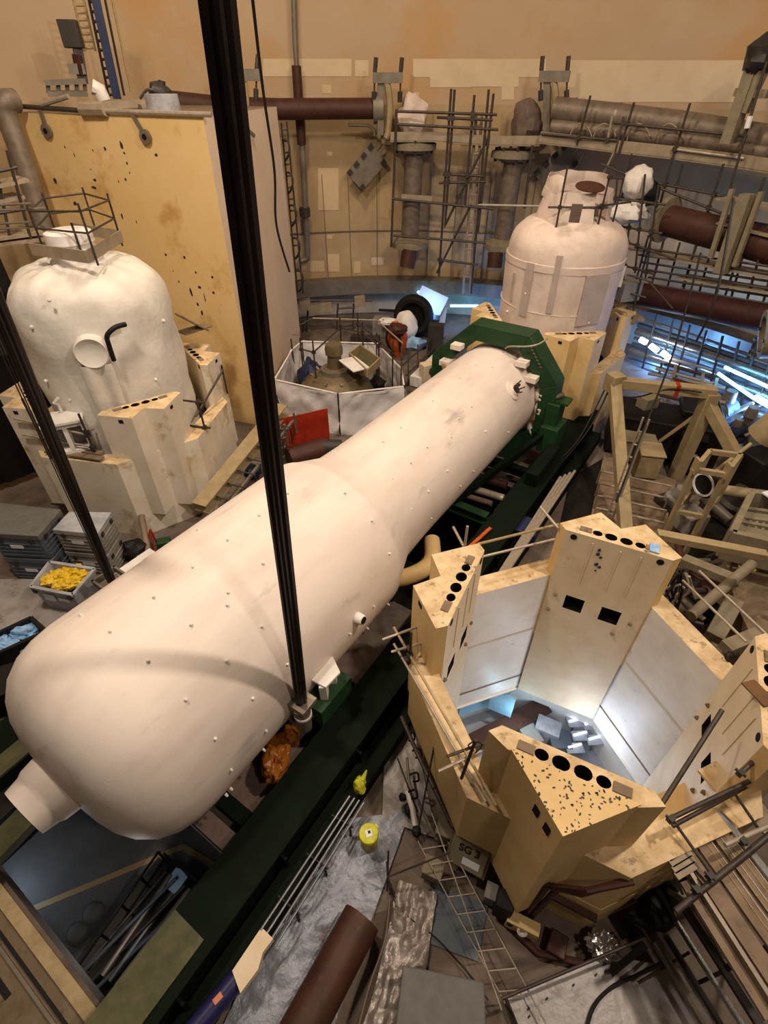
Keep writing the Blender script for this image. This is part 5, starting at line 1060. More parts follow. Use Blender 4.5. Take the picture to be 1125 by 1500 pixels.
for k in range(7): p = along(ga_, gb_, .1+k*.12); MB().tube([p+Vector((.2, 0, 0)), p+Vector((.8, -.1, -.1)), p+Vector((.75, .1, -.9))], .035, 6).build('hand_frame', 'pole', yb)
for k in range(4): p = along(ga_, gb_, .45+k*.13); MB().tube([p+Vector((.9, 0, .4)), p+Vector((.9, .2, -.6))], .04, 6).build('stanchion', 'grey_pipe', yb)
MB().tube([gp(305, 700, .9), gp(325, 690, 1.3), gp(332, 680, 1.3)], .06, 8).build('bent_tube', 'deck', yb)
mb = MB(); mb.blob(gp(370, 690, .3), (.3, .3, .3), 3, .3); solo('blue_rag', mb, 'navy', 'small dark blue bag behind the drum shoulder', 'bag')
fl = thing('tube_trestle', 'grey tube frame leaning between yellow girder and red screen', 'frame', gp(408, 665, 0))
for k in range(6): MB().tube([gp(395+k*4, 690-k*4, .1), gp(402+k*4, 620-k*2, 1.6)], .035, 6).build('tube', 'grey_pipe', fl)
for k in range(4): MB().tube([gp(396, 680-k*14, .3+.35*k), gp(418, 668-k*14, .3+.35*k)], .035, 6).build('cross_tube', 'grey_pipe', fl)
# behind the pen
fr_ = thing('fan_ring', 'big black fan ring standing under the ledge behind the orange sack', 'fan', gp(608, 500, 0))
p = gp(606, 462, 1.25); n = Vector((-.25, -.95, .1)).normalized()
m_ = MB(); m_.lathe([(-.3, .8), (-.35, 1.05), (0, 1.15), (.3, 1.1), (.45, .95), (.4, .75), (.1, .65)], p, n, 36); m_.build('casing', 'black', fr_)
MB().lathe([(0, .66), (.1, .66)], p, n, 28).build('bore', 'hole', fr_); MB().bar(p+Vector((-2.0, .3, .2)), p+Vector((-.9, .3, .15)), .12, .12).build('side_arm', 'black', fr_)
MB().box(p+Vector((.6, .4, -.7)), (1.8, .8, 1.0), -.2).build('stand', 'dark_box', fr_)
mb = MB(); mb.blob(gp(596, 478, .9)-ZUP*0, (.62, .5, .85), 4, .15, 1.5, 18, 14); solo('white_balloon_sack', mb, 'white_thing', 'white filled sack hanging in front of the black fan ring', 'sack')
os_ = thing('orange_sack', 'orange and black strapped sack behind the tarp pen', 'sack', gp(580, 525, 0)); MB().blob(gp(581, 498, .9), (.55, .5, .95), 7, .15, 1.6, 18, 14).build('body', 'orange', os_)
for k in (-1, 1): MB().tube(bezier(gp(581+k*6, 515, .4), gp(573+k*12, 500, 1.2), gp(575+k*10, 480, 1.8), gp(581+k*4, 478, 1.6), 10), .07, 6).build('strap', 'black', os_)
MB().blob(gp(582, 482, 1.7), (.5, .45, .3), 3, .2).build('brown_flap', 'rust', os_)
mb = MB(); mb.blob(gp(606, 503, .3), (.7, .4, .35), 6, .3); solo('blue_sack', mb, 'blue_bag', 'blue plastic sack lying right of the orange sack', 'sack')
mb = MB(); mb.blob(gp(618, 506, .15), (.25, .3, .2), 6, .3); solo('black_boot', mb, 'black', 'black lump beside the blue sack', 'bag')
for k, (u, v, sz, m, lab) in enumerate([(560, 478, (1.0, .7, 1.0), 'grey_box', 'grey cabinet left of the orange sack'), (570, 471, (1.1, .6, .3), 'white_thing', 'white cover draped over the grey cabinet'), (548, 500, (.6, .6, .5), 'dark_box', 'dark box behind the tarp pen corner'), (530, 497, (1.2, .5, .4), 'dark_box', 'low dark chest behind the tarp pen'), (638, 500, (.8, .6, 1.8), 'dark_box', 'dark tall cabinet right of the fan ring')]):
    mb = MB()
    if k == 1: mb.blob(gp(u, v, 1.1), (.6, .4, .2), 3, .3)
    else: mb.box(gp(u, v, sz[2]/2), sz, -.2)
    solo(['grey_cabinet', 'white_cover', 'dark_box', 'low_chest', 'tall_cabinet'][k], mb, m, lab, 'cabinet' if k != 1 else 'cover')
bp = thing('backing_panel', 'tall white screen lit blue behind the black fan ring', 'screen', rp(645, 445, 31.8)); MB().bar(rp(612, 432, 31.8), rp(650, 450, 31.8), .06, 1.2).build('sloped_top', 'label_white', bp); MB().bar(rp(628, 470, 32), rp(652, 472, 32), .1, 1.9).build('panel', 'back_white', bp)
rk = thing('rack', 'dark scaffold rack with tan boards below the wall ledge, behind the pen', 'rack', rp(490, 470, 31))
for (a, b) in [((495, 445), (492, 500)), ((518, 445), (516, 500)), ((494, 452), (520, 450)), ((492, 470), (518, 470)), ((492, 485), (517, 485)), ((440, 440), (545, 440)), ((445, 470), (440, 520)), ((452, 440), (448, 500))]: MB().tube([rp(*a, 31), rp(*b, 31)], .06, 6).build('tube', 'pole', rk)
for (a, b) in [((452, 455), (486, 447)), ((520, 442), (535, 440)), ((440, 447), (455, 445))]: MB().bar(rp(*a, 31), rp(*b, 31), .5, .5).build('board', 'deck', rk)
poles('edge_railing', 'dark railing of the walkway between tarp pen and collar frame', 'railing', [(gp(598, 562, .1), gp(598, 520, 1.1), 'post'), (gp(612, 545, .1), gp(612, 505, 1.1), 'post'), (gp(626, 535, .1), gp(626, 495, 1.1), 'post'), (gp(590, 535, 1.1), gp(650, 480, 1.1), 'rail'), (gp(595, 550, .6), gp(652, 495, .6), 'rail'), (gp(593, 565, .1), gp(630, 530, .1), 'rail'), (gp(645, 520, .1), gp(648, 478, 1.1), 'post')], .04)
mb = MB(); mb.bar(gp(610, 560, .3), gp(650, 520, .3), .7, .5); solo('white_duct', mb, 'white_thing', 'pale low duct left of the collar frame', 'duct')
t = thing('gate_valve', 'cream valve body beside the collar frame left edge', 'valve', gp(628, 545, .3)); MB().box(gp(625, 545, .8), (.6, .5, .9), .5).build('body', 'cream_pink', t, bevel=.03); MB().lathe([(0, .22), (.12, .22), (.12, 0)], gp(632, 543, .9), Vector((.6, -.6, .3)), 18).build('port', 'dark_box', t)
# ================================================================== LEFT FLOOR: CRATES AND TOTES
mb = MB(); mb.sheet(lambda i, j: along(along(gp(-60, 850, .03), gp(190, 850, .03), i), along(gp(-60, 1010, .03), gp(110, 1010, .03), i), j)+ZUP*(.03+.05*abs(noise.noise(Vector((i*7, j*18, 2))))), 40, 30, .02); solo('floor_sheeting', mb, 'sheet_floor', 'rumpled grey plastic sheeting on the floor left of the drum', 'sheeting')
def crate(label, pts, z0, h, m, ml, group=None):
    """lidded transport case: pts = four top corners (world xy)"""
    c = sum(pts, Vector())/4; t = thing('transport_case', label, 'case', Vector((c.x, c.y, z0)), group)
    q = [Vector((p.x, p.y, 0)) for p in pts]
    sh = lambda f: [(c.x+(p.x-c.x)*f, c.y+(p.y-c.y)*f) for p in q]
    MB().prism(sh(.97), z0+.02, z0+h*.8).build('body', m, t, bevel=.02); MB().prism(sh(1.0), z0+h*.8, z0+h).build('lid', ml, t, bevel=.02)
    for i, j in ((0, 1), (1, 2)):
        a, b = q[i], q[j]; d = (b-a).normalized(); n_ = Vector((d.y, -d.x, 0)); n_ = n_ if n_.dot(a-c) > 0 else -n_
        for f in (.2, .8): MB().obox(along(a, b, f)+n_*.01+ZUP*(z0+h*.78), d*.05, n_*.025, ZUP*.07).build('latch', 'dark_box', t)
        for k in range(4): MB().obox((a+b)/2*1.0+n_*-.012+ZUP*(z0+h*(.15+.15*k)), d*((b-a).length*.42), n_*.02, ZUP*.015).build('rib', m, t)
        if i == 0: MB().obox(along(a, b, .45)+n_*.0+ZUP*(z0+h*.5), d*.18, n_*.012, ZUP*.06).build('paper_label', 'label_white', t)
    return t
zt1 = 1.9
qd = [gp(-20, 781, zt1), gp(55, 785, zt1), gp(89, 746, zt1), gp(-10, 735, zt1)]
crate('upper dark lidded case of the stack at the left edge', qd, .96, .94, 'slate', 'crate_grey', 'dark cases at the left edge'); crate('lower dark lidded case of the stack at the left edge', qd, 0, .94, 'slate', 'slate', 'dark cases at the left edge')
ql = [gp(76, 776, 1.75), gp(142, 782, 1.75), gp(163, 750, 1.75), gp(101, 749, 1.75)]
crate('upper pale grey lidded case behind the tote of yellow bags', ql, .9, .85, 'grey_box', 'grey_tote', 'pale cases'); crate('lower pale grey lidded case behind the tote of yellow bags', ql, 0, .88, 'grey_box', 'grey_box', 'pale cases')
def tote(label, top, bot, z1, m, wall=.06):
    c = sum(bot, Vector())/4; t = thing('tote', label, 'tote', Vector((c.x, c.y, 0.02)))
    T_, B_ = [Vector((p.x, p.y, z1)) for p in top], [Vector((p.x, p.y, .02)) for p in bot]
    cT = sum(T_, Vector())/4
    Ti = [cT+(p-cT)*.92 for p in T_]; Bi = [Vector((c.x, c.y, .1))+(p-Vector((c.x, c.y, .02)))*.9 for p in B_]
    m_ = MB()
    for i in range(4):
        j = (i+1) % 4; m_.add([B_[i], B_[j], T_[j], T_[i]], [(0, 1, 2, 3)]); m_.add([Bi[i], Bi[j], Ti[j], Ti[i]], [(0, 1, 2, 3)]); m_.add([T_[i], T_[j], Ti[j], Ti[i]], [(0, 1, 2, 3)])
    m_.add(B_, [(0, 1, 2, 3)]); m_.add(Bi, [(0, 1, 2, 3)]); m_.build('tub', m, t)
    m_ = MB()
    for i in range(4): m_.bar(T_[i], T_[(i+1) % 4], .09, .08)
    m_.build('rim', m, t)
    return t, T_, B_
zt2 = 1.0
tp = [gp(45, 860, zt2), gp(107, 872, zt2), gp(139, 834, zt2), gp(73, 824, zt2)]; ct = sum(tp, Vector())/4; bt = [Vector((ct.x+(p.x-ct.x)*.82, ct.y+(p.y-ct.y)*.82, 0)) for p in tp]
t, T_, B_ = tote('light grey open tote holding yellow bags', tp, bt, zt2, 'grey_tote')
d = (T_[1]-T_[0]).normalized(); n_ = Vector((d.y, -d.x, 0)); a_ = along((T_[0]+B_[0])/2, (T_[1]+B_[1])/2, .35)+ZUP*.2
MB().obox(a_+n_*.06, d*.16, n_*.015, ZUP*.11).build('paper_label', 'label_white', t); MB().obox(a_+n_*.06+d*.45, d*.16, n_*.015, ZUP*.05).build('paper_label', 'label_white', t)
for f in (.08, .92): MB().obox(along(T_[0], T_[1], f)-ZUP*.08+n_*.03, d*.05, n_*.03, ZUP*.08).build('latch', 'dark_box', t)
yb_ = [(70, 850), (84, 842), (98, 838), (113, 836), (122, 842), (112, 852), (100, 856), (86, 858), (95, 847)]
for k, (u, v) in enumerate(yb_):
    mb = MB(); mb.blob(gp(u, v, .84), (.2, .2, .15), k*3+1, .35, 2.4, 20, 14); solo('yellow_bag', mb, 'yellow_bag', 'crumpled yellow plastic bag in the light grey tote', 'bag', 'yellow bags in the tote')
tp = [gp(-40, 975, .9), gp(68, 925, .9), gp(46, 905, .9), gp(-50, 950, .9)]; bt = [Vector((p.x, p.y, 0)) for p in tp]
tote('black open tote with blue bags at the left edge', tp, bt, .9, 'black')
for k, (u, v, s) in enumerate([(32, 925, (.42, .22, .2)), (12, 948, (.4, .2, .16)), (-2, 940, (.3, .2, .15))]):
    mb = MB(); mb.blob(gp(u, v, .66), s, k*5+2, .3, 2.6, 30, 20); solo('blue_bag', mb, 'blue_bag', ['pale blue rolled bag highest in the black tote', 'blue crumpled bag lower in the black tote', 'small blue bag at the left end of the black tote'][k], 'bag')
mb = MB(); mb.box(gp(5, 1012, .4), (1.6, .9, .8), .4); solo('black_case', mb, 'black', 'black case at the left edge beside the drum dome', 'case', bevel=.03)
mb = MB(); mb.bar(gp(-20, 1080, .75), gp(32, 1048, .75), .12, .12); solo('metal_channel', mb, 'pole_light', 'thin metal channel beside the drum dome at the left edge', 'channel')
gr = thing('floor_grating', 'dark floor grating at the left edge beside the steam nozzle', 'grating', gp(10, 1100, .05))
for k in range(5): MB().bar(gp(-30+k*14, 1130-k*6, .1), gp(-10+k*12, 1060-k*4, .1), .06, .08).build('bar', 'pole', gr)
for k in range(4): MB().bar(gp(-30, 1085+k*16, .1), gp(36, 1056+k*12, .1), .06, .08).build('cross_bar', 'pole', gr)
mb = MB(); mb.bar(gp(-30, 1270, .5), gp(62, 1175, .6), .5, .2); solo('olive_beam', mb, 'green_pale', 'faded olive beam end passing under the steam nozzle', 'beam')
# hatch contents far below
tb = thing('trailer', 'dark railed trailer loaded with tubes, deep below in the hatch', 'trailer', gp(230, 1370, ZR))
zq = ZR+1.6
for (a, b) in (((232, 1248), (115, 1415)), ((240, 1250), (300, 1300))): 
    MB().bar(gp(*a, zq), gp(*b, zq), .05, .05).build('top_rail', 'black', tb); MB().bar(gp(*a, zq)-ZUP*.6, gp(*b, zq)-ZUP*.6, .05, .05).build('lower_rail', 'black', tb)
    for f in (.0, .25, .5, .75): MB().bar(along(gp(*a, zq), gp(*b, zq), f), along(gp(*a, zq), gp(*b, zq), f)-ZUP*1.3, .05, .05).build('stake', 'black', tb)
MB().prism([tuple(gp(*q_, zq-1).xy) for q_ in [(232, 1255), (330, 1330), (200, 1470), (100, 1430)]], zq-1.3, zq-1).build('bed', 'dark_box', tb)
for k in range(9):
    mb = MB(); mb.tube([gp(243+k*7, 1277+k*5, zq-.6+.12*(k % 3)), gp([118, 150, 112, 160, 130, 170, 140, 185, 165][k], 1425+k*4, zq-.6+.12*(k % 3))], .05+.02*(k % 2), 8); solo('loose_tube', mb, ['pole', 'steel', 'slate', 'tube_grey'][k % 4], 'one of the tubes lying in the trailer below the hatch', 'tube', 'tubes in the trailer')
mb = MB(); mb.box(gp(258, 1290, zq-.5), (.45, .5, .06), -.5); solo('blue_board', mb, 'blue_pale', 'light blue board on the trailer below the hatch', 'board')
for k, (u, v) in enumerate([(138, 1338), (115, 1368)]):
    mb = MB(); mb.lathe([(0, .28), (.12, .26), (.22, .16), (.26, 0)], gp(u, v, ZR), ZUP, 24); solo('floor_dome', mb, 'road', ['upper pale round dome on the bay floor below the hatch', 'lower pale round dome on the bay floor below the hatch'][k], 'dome')
# ================================================================== BOTTOM: BETWEEN RAIL AND ENCLOSURE
mb = MB(); mb.sheet(lambda i, j: along(along(gp(470, 1205, .03), gp(600, 1190, .03), i), along(gp(300, 1560, .03), gp(470, 1560, .03), i), j)+ZUP*(.02+.1*abs(noise.noise(Vector((i*4+1, j*11, 5))))), 36, 70, .015); solo('foil_sheet', mb, 'foil_blue', 'crinkled silver foil sheet on the floor between rail and brown pipe', 'foil')
mb = MB(); mb.sheet(lambda i, j: along(along(gp(585, 1290, .05), gp(640, 1310, .05), i), along(gp(520, 1540, .1), gp(605, 1540, .1), i), j)+ZUP*(.02+.12*abs(noise.noise(Vector((i*5+1, j*9, 15))))), 26, 50, .015); solo('foil_sheet', mb, 'foil', 'pinkish crinkled foil sheet right of the brown pipe', 'foil')
mb = MB(); mb.sheet(lambda i, j: along(along(gp(565, 1040, .03), gp(600, 1040, .03), i), along(gp(560, 1200, .03), gp(640, 1230, .03), i), j)+ZUP*(.02+.06*abs(noise.noise(Vector((i*4+1, j*9, 25))))), 20, 36, .015); solo('floor_sheeting', mb, 'sheet_floor', 'grey plastic sheeting beside the left wall of the open enclosure', 'sheeting')
bn = thing('waste_bin', 'round yellow lidded waste bin on the foil', 'bin', gp(540, 1222, .02)); b0 = gp(541, 1238, .04)
MB().lathe([(0, .14), (.02, .155), (.56, .175)], b0, ZUP, 32).build('drum', 'yellow_bin', bn); MB().lathe([(.56, .19), (.62, .19), (.64, .175), (.63, .15), (.63, 0)], b0, ZUP, 32).build('lid', 'lime_bag', bn)
m_ = MB(); m_.box(b0+ZUP*.635, (.12, .12, .008), .3); m_.build('lid_label', 'label_white', bn); MB().box(b0+ZUP*.64+Vector((.01, .02, .002)), (.05, .05, .006), .3).build('label_mark', 'ink', bn); MB().box(b0+Vector((.13, .12, .6)), (.08, .08, .03), .7).build('lid_tab', 'lime_bag', bn)
mb = MB(); mb.blob(gp(527, 1150, .75), (.13, .15, .17), 4, .3, 1.8, 16, 12); mb.tube([gp(531, 1142, .85), gp(537, 1128, .95)], .05, 8, rs=[.06, .015]); solo('lime_bag', mb, 'lime_bag', 'knotted lime yellow bag over the ends of the four grey tubes', 'bag')
for k in range(4):
    off = k*7
    mb = MB(); mb.tube([gp(512+off, 1166+k*3, .7-.05*k), gp(382+off, 1362+k*8, .7-.05*k)], .022, 8)
    solo('grey_tube', mb, 'tube_grey', ['outermost', 'second', 'third', 'innermost'][k]+' of the four grey tubes below the lime bag, from the rail', 'tube', 'tubes below the lime bag')
for k in range(3): mb = MB(); f = .2+.3*k; mb.bar(along(gp(508, 1160, .6), gp(378, 1358, .6), f), along(gp(540, 1175, .5), gp(410, 1390, .5), f), .03, .06); mb.bar(along(gp(535, 1175, .5), gp(405, 1390, .5), f), along(gp(535, 1175, .5), gp(405, 1390, .5), f)-ZUP*.46, .04, .04); solo('tube_cradle', mb, 'black', ['upper', 'middle', 'lower'][k]+' black cradle under the four grey tubes', 'cradle')
wb = thing('wood_board', 'splintered pale board wedged at the lower ends of the grey tubes', 'board', gp(370, 1390, .3)); m_ = MB(); m_.prism([tuple(gp(*q_, .7).xy) for q_ in [(340, 1422), (383, 1358), (400, 1375), (385, 1395), (378, 1420), (352, 1455)]], .55, .7); m_.build('plank', 'cream_pink', wb)
pt = thing('purple_tube', 'dark purple wrapped tube with a tape patch at the bottom', 'tube', gp(310, 1470, .3)); MB().tube([gp(352, 1428, .5), gp(255, 1545, .5)], .16, 20).build('tube', 'purple', pt); c_ = along(gp(352, 1428, .5), gp(255, 1545, .5), .3); MB().obox(c_+Vector((-.02, -.03, .155)), Vector((.05, .05, 0)), Vector((-.03, .03, 0)), ZUP*.008).build('tape', 'tape', pt)
for k in range(4):
    mb = MB(); mb.tube([gp(842-k*7, 690+k*3, 1.0), gp(735-k*6, 850+k*4, .9)], .05, 8); solo('pale_tube', mb, 'pole_light', ['rightmost', 'second from right', 'third from right', 'leftmost'][k]+' of the pale tubes laid along the rail behind the enclosure', 'tube', 'pale tubes along the rail')
mb = MB(); mb.box(gp(765, 775, .6), (1.0, .8, .5), -.5); solo('navy_crate', mb, 'navy', 'dark navy crate on the rail ledge between left and far pillars', 'crate', bevel=.04)
ob = thing('orange_bag', 'crumpled translucent orange bag on the deck between drum and rail', 'bag', gp(405, 1120, .4)); MB().blob(gp(404, 1110, .95), (.27, .48, .28), 7, .22, 2.2, 48, 36).build('sack', 'orange_bag', ob); MB().blob(gp(404, 1112, 1.22), (.025, .06, .02), 3, .3).build('label', 'red', ob)
ob.rotation_euler = (0, 0, 0)
mb = MB(); mb.blob(gp(425, 1078, .95), (.2, .22, .2), 11, .3, 2); solo('orange_bag', mb, 'orange_bag', 'smaller dark orange bag end beside the anchor barrel', 'bag')
br = thing('brown_pipe', 'large rusty brown open pipe lying on the foil at the bottom edge', 'pipe', gp(500, 1430, .05)); a, b = gp(530, 1345, .36), gp(415, 1560, .36)
MB().pipe(a, (b-a).normalized(), .34, .3, (b-a).length, 36).build('wall', 'rust', br); MB().lathe([(0, .3), (.02, .3)], a+(b-a).normalized()*.35, (b-a).normalized(), 28).build('bore', 'hole', br)
mb = MB(); mb.sheet(lambda i, j: along(smooth([gp(572, 1330, 0), gp(560, 1390, 0), gp(545, 1450, 0), gp(515, 1540, 0)], 8)[int(round(i*24))], gp(540, 1450, 0), 0)+ZUP*(.05+.55*j)+Vector((.03*math.sin(j*5+i*9), 0, 0)), 24, 6, .02); solo('fabric_curtain', mb, 'fabric', 'upright brown fabric edge standing between pipe and foil', 'curtain')
gb = thing('grey_case', 'big dark grey flat-lidded case at the bottom edge', 'case', gp(650, 1480, .05)); q = [gp(590, 1413, .75), gp(710, 1438, .75), gp(716, 1590, .75), gp(572, 1560, .75)]
c_ = sum(q, Vector())/4; MB().prism([(p.x, p.y) for p in q], .6, .75).build('lid', 'crate_grey', gb, bevel=.03); MB().prism([(c_.x+(p.x-c_.x)*.95, c_.y+(p.y-c_.y)*.95) for p in q], .04, .62).build('body', 'dark_box', gb, bevel=.02)
mb = MB(); mb.obox(gp(665, 1350, .02), Vector((.5, -.15, 0)), Vector((.15, .4, 0)), ZUP*.015); solo('floor_plate', mb, 'slate', 'grey flat floor plate between foil and lattice ladder', 'plate')
lg_ = [((612, 1232), (740, 1470)), ((652, 1225), (800, 1500)), ((632, 1190), (735, 1480))]
segs = [(gp(*a, .55), gp(*b, .5), 'chord', 'pole_light') for a, b in lg_[:2]]+[(gp(*lg_[2][0], .95), gp(*lg_[2][1], .75), 'chord', 'pole_light')]
for k in range(9):
    f = .06+k*.11; segs.append((along(*[gp(*q_, .55) for q_ in lg_[0]], f), along(*[gp(*q_, .55) for q_ in lg_[1]], f*.9), 'rung', 'pole_light'))
poles('lattice_girder', 'pale thin lattice ladder girder lying in front of the SG 3 plate', 'ladder', segs, .012, couplers=False)
wh = thing('white_hose', 'white sleeve hose with black ends beside the left wall of the open enclosure', 'hose', gp(605, 1190, .1)); MB().tube([gp(596, 1160, .3), gp(604, 1185, .3), gp(608, 1210, .25)], .055, 12).build('sleeve', 'white_thing', wh); MB().blob(gp(590, 1168, .3), (.08, .08, .08), 2, .2).build('black_end', 'black', wh); MB().blob(gp(597, 1185, .2), (.07, .12, .07), 5, .2).build('black_end', 'black', wh); MB().blob(gp(610, 1218, .25), (.1, .1, .09), 5, .2).build('black_end', 'black', wh)
for k, (a, za, b, zb_, lab) in enumerate([((637, 1088), 2.2, (612, 1218), .3, 'dark tall rod standing by the left wall of the open enclosure'), ((567, 1285), .6, (660, 1248), 1.0, 'dark tube crossing below the lattice girder'), ((569, 1245), 1.3, (567, 1305), .1, 'short dark post beside the foil'), ((582, 1110), .6, (612, 1190), .2, 'thin dark rod leaning on the left wall foot')]):
    mb = MB(); mb.tube([gp(*a, za), gp(*b, zb_)], .018, 8); solo(['dark_rod', 'cross_tube', 'post', 'leaning_rod'][k], mb, 'pole', lab, 'rod')
for k, (pts, lab) in enumerate([([(570, 1290), (590, 1335), (640, 1375), (690, 1430), (715, 1465)], 'black cable running over the floor plate to the grey case'), ([(566, 1262), (570, 1300), (580, 1330), (565, 1370)], 'thin black cable beside the foil post')]):
    mb = MB(); mb.tube(smooth([gp(u, v, .1) for u, v in pts]), .012, 6); solo('floor_cable', mb, 'black', lab, 'cable')
wl = thing('wall_pipework', 'dark pipe runs and brackets along the lower left wall of the open enclosure', 'pipework', gp(620, 1110, .5))
MB().tube([gp(588, 1050, 1.1), gp(612, 1105, 1.1), gp(664, 1212, 1.1)], .045, 8).build('run', 'pole', wl); MB().tube([gp(596, 1110, .5), gp(600, 1150, .5), gp(640, 1230, .4)], .03, 8).build('run', 'grey_pipe', wl)
for k, (u, v) in enumerate([(602, 1075), (612, 1100), (608, 1135), (606, 1160)]): MB().tube(smooth([gp(u-8, v, .9), gp(u+3, v-3, 1.0), gp(u+5, v+8, .9), gp(u-3, v+10, .8)]), .022, 6).build('bracket', 'black', wl)
MB().box(gp(636, 1110, .9), (.25, .2, .2), .3).build('valve', 'fabric', wl)
# bottom right: deck, stage, tubes
mb = MB(); mb.prism([tuple(gp(*p_, .3).xy) for p_ in [(742, 1458), (890, 1400), (1010, 1420), (1090, 1600), (800, 1600)]], .2, .3); solo('steel_deck', mb, 'sheet_floor', 'pinkish grey steel deck at the bottom right with a black cable on it', 'deck')
for k, (u, v) in enumerate([(873, 1428), (840, 1443), (801, 1463), (774, 1478), (775, 1489)]):
    mb = MB(); mb.box(gp(u, v, .31), (.05, .025, .012), .6); solo('deck_slot', mb, 'black', 'small black slot mark on the pinkish grey deck', 'slot', 'slots in the deck')
mb = MB(); mb.tube(smooth([gp(972, 1410, .8), gp(930, 1430, .5), gp(895, 1447, .36), (gp(868, 1478, .36)), gp(855, 1530, .36)]), .028, 8); solo('deck_cable', mb, 'black', 'thick black cable curving over the pinkish grey deck', 'cable')
mb = MB(); mb.blob(gp(884, 1386, .35), (.26, .2, .17), 9, .35, 3.4, 40, 28); solo('foil_bundle', mb, 'silver', 'shiny crumpled foil bundle on the deck edge', 'bundle')
mb = MB(); mb.bar(gp(895, 1425, .5), gp(945, 1385, .9), .1, .12); mb.blob(gp(900, 1420, .5), (.07, .07, .06), 2, .2); solo('black_chute', mb, 'black', 'black strut beside the foil bundle', 'strut')
for k, (a, b, za, zb_, r_, m, lab) in enumerate([((735, 1463), (940, 1376), .7, .9, .025, 'pole', 'long dark tube over the deck edge by the foil bundle'), ((1000, 1130), (970, 1178), 2.6, 2.4, .035, 'pole', 'dark tube end leaning on the near pillar corner'),
        ((1058, 1040), (968, 1180), 3.6, 3.0, .035, 'pole', 'dark scaffold tube slanting across the right pillar foot'), ((1150, 1070), (1084, 1134), 3.3, 3.1, .035, 'pole', 'dark scaffold tube slanting up at the right edge'), ((978, 1201), (1098, 1144), 2.7, 2.8, .035, 'pole', 'upper of the twin dark tubes across the stage'), ((985, 1210), (1130, 1132), 2.5, 2.7, .033, 'pole', 'lower of the twin dark tubes across the stage'),
        ((1180, 1180), (990, 1335), 2.6, 2.0, .045, 'pole', 'thick dark tube crossing the stage boards'), ((1062, 1238), (1150, 1200), 2.5, 2.5, .035, 'pole_light', 'pale tube end clamped to the thick dark tube'), ((985, 1200), (1045, 1285), 2.4, 2.2, .022, 'pole', 'thin dark tube along the stage boards'), ((1078, 1165), (1112, 1215), 2.6, 2.4, .022, 'pole', 'thin dark tube near the right edge of the stage'), ((963, 1225), (1000, 1310), 1.8, 1.4, .022, 'steel', 'thin grey tube at the inner side of the stage'), ((935, 1440), (1010, 1395), .5, .8, .022, 'rust', 'short brown tube over the deck'), ((1000, 1450), (940, 1360), .4, 1.0, .022, 'rust', 'brown tube slanting down to the deck')]):
    dz = .7 if 2 <= k <= 9 else 0; mb = MB(); mb.tube([gp(*a, za+dz), gp(*b, zb_+dz)], r_, 10); solo('scaffold_tube', mb, m, lab, 'tube')
for k, (u, v, z) in enumerate([(983, 1200, 3.4), (1085, 1132, 3.8), (1088, 1232, 3.2), (1040, 1283, 3.0), (1020, 1303, 2.9)]):
    mb = MB(); mb.box(gp(u, v, z), (.1, .08, .1), .5); mb.tube([gp(u-8, v-6, z), gp(u+8, v+6, z)], .025, 6); solo('tube_clamp', mb, 'dark_box', 'dark tube clamp where scaffold tubes cross over the stage', 'clamp', 'clamps over the stage')
SZ = 2.75
def strip(u0, v0, u1, v1, w, z, h): return gp(u0, v0, z), gp(u1, v1, z), w, h
for k, (a, b, w_, z, h, m, lab, nm) in enumerate([((1030, 1190), (1190, 1400), .30, SZ, .06, 'plank', 'outer brown stage board beside the aluminium channel', 'stage_board'), ((1012, 1210), (1170, 1430), .26, SZ, .06, 'plank', 'second brown stage board from the aluminium channel', 'stage_board'), ((998, 1232), (1150, 1460), .24, SZ-.05, .06, 'plank', 'third brown stage board from the aluminium channel', 'stage_board'), ((1005, 1290), (1130, 1490), .22, SZ-.1, .06, 'plank', 'innermost brown stage board', 'stage_board'),
        ((1052, 1190), (1190, 1365), .10, SZ+.05, .1, 'alu', 'shiny aluminium channel along the outer side of the stage', 'channel'), ((985, 1240), (1150, 1500), .06, SZ, .12, 'steel', 'grey steel channel along the inner side of the stage', 'channel'), ((960, 1380), (1080, 1580), .10, .9, .1, 'grey_pipe', 'grey channel at the bottom right over the deck', 'channel'), ((975, 1370), (1110, 1590), .06, 1.0, .1, 'dark_box', 'dark channel beside the grey one over the deck', 'channel'), ((990, 1350), (1130, 1570), .05, 1.1, .1, 'alu', 'narrow bright channel between dark channels at the bottom right', 'channel'), ((1003, 1330), (1150, 1560), .12, 1.2, .08, 'dark_box', 'wide dark channel at the bottom right', 'channel'),
        ((1090, 1165), (1190, 1290), .34, SZ-.2, .05, 'deck', 'pale stage board at the right edge', 'stage_board'), ((1040, 1150), (1150, 1090), .5, SZ-.1, .05, 'cream_top', 'stained cream board along the foot of the right pillar', 'foot_board')]):
    mb = MB(); mb.bar(gp(*a, z), gp(*b, z), w_, h); solo(nm, mb, m, lab, 'board' if 'board' in nm else 'channel')
for k in range(6):
    f = (k+.5)/6; mb = MB(); mb.bar(along(gp(1018, 1212, SZ+.035), gp(1165, 1420, SZ+.035), 0)+Vector((.1*k, -.02*k, 0)), along(gp(1018, 1212, SZ+.035), gp(1165, 1420, SZ+.035), 1)+Vector((.1*k, -.02*k, 0)), .015, .012); solo('board_strip', mb, 'pole_light' if k % 2 else 'rope', 'thin bright strip along the brown stage boards', 'strip', 'bright strips on the stage')
for k in range(4):
    mb = MB(); mb.bar(gp(978+k*4, 1258+k*9, 2.8), gp(1008+k*4, 1240+k*9, 2.8), .09, .05); solo('step_tread', mb, 'deck', 'short pale tread stacked at the inner end of the stage', 'tread', 'treads at the stage')
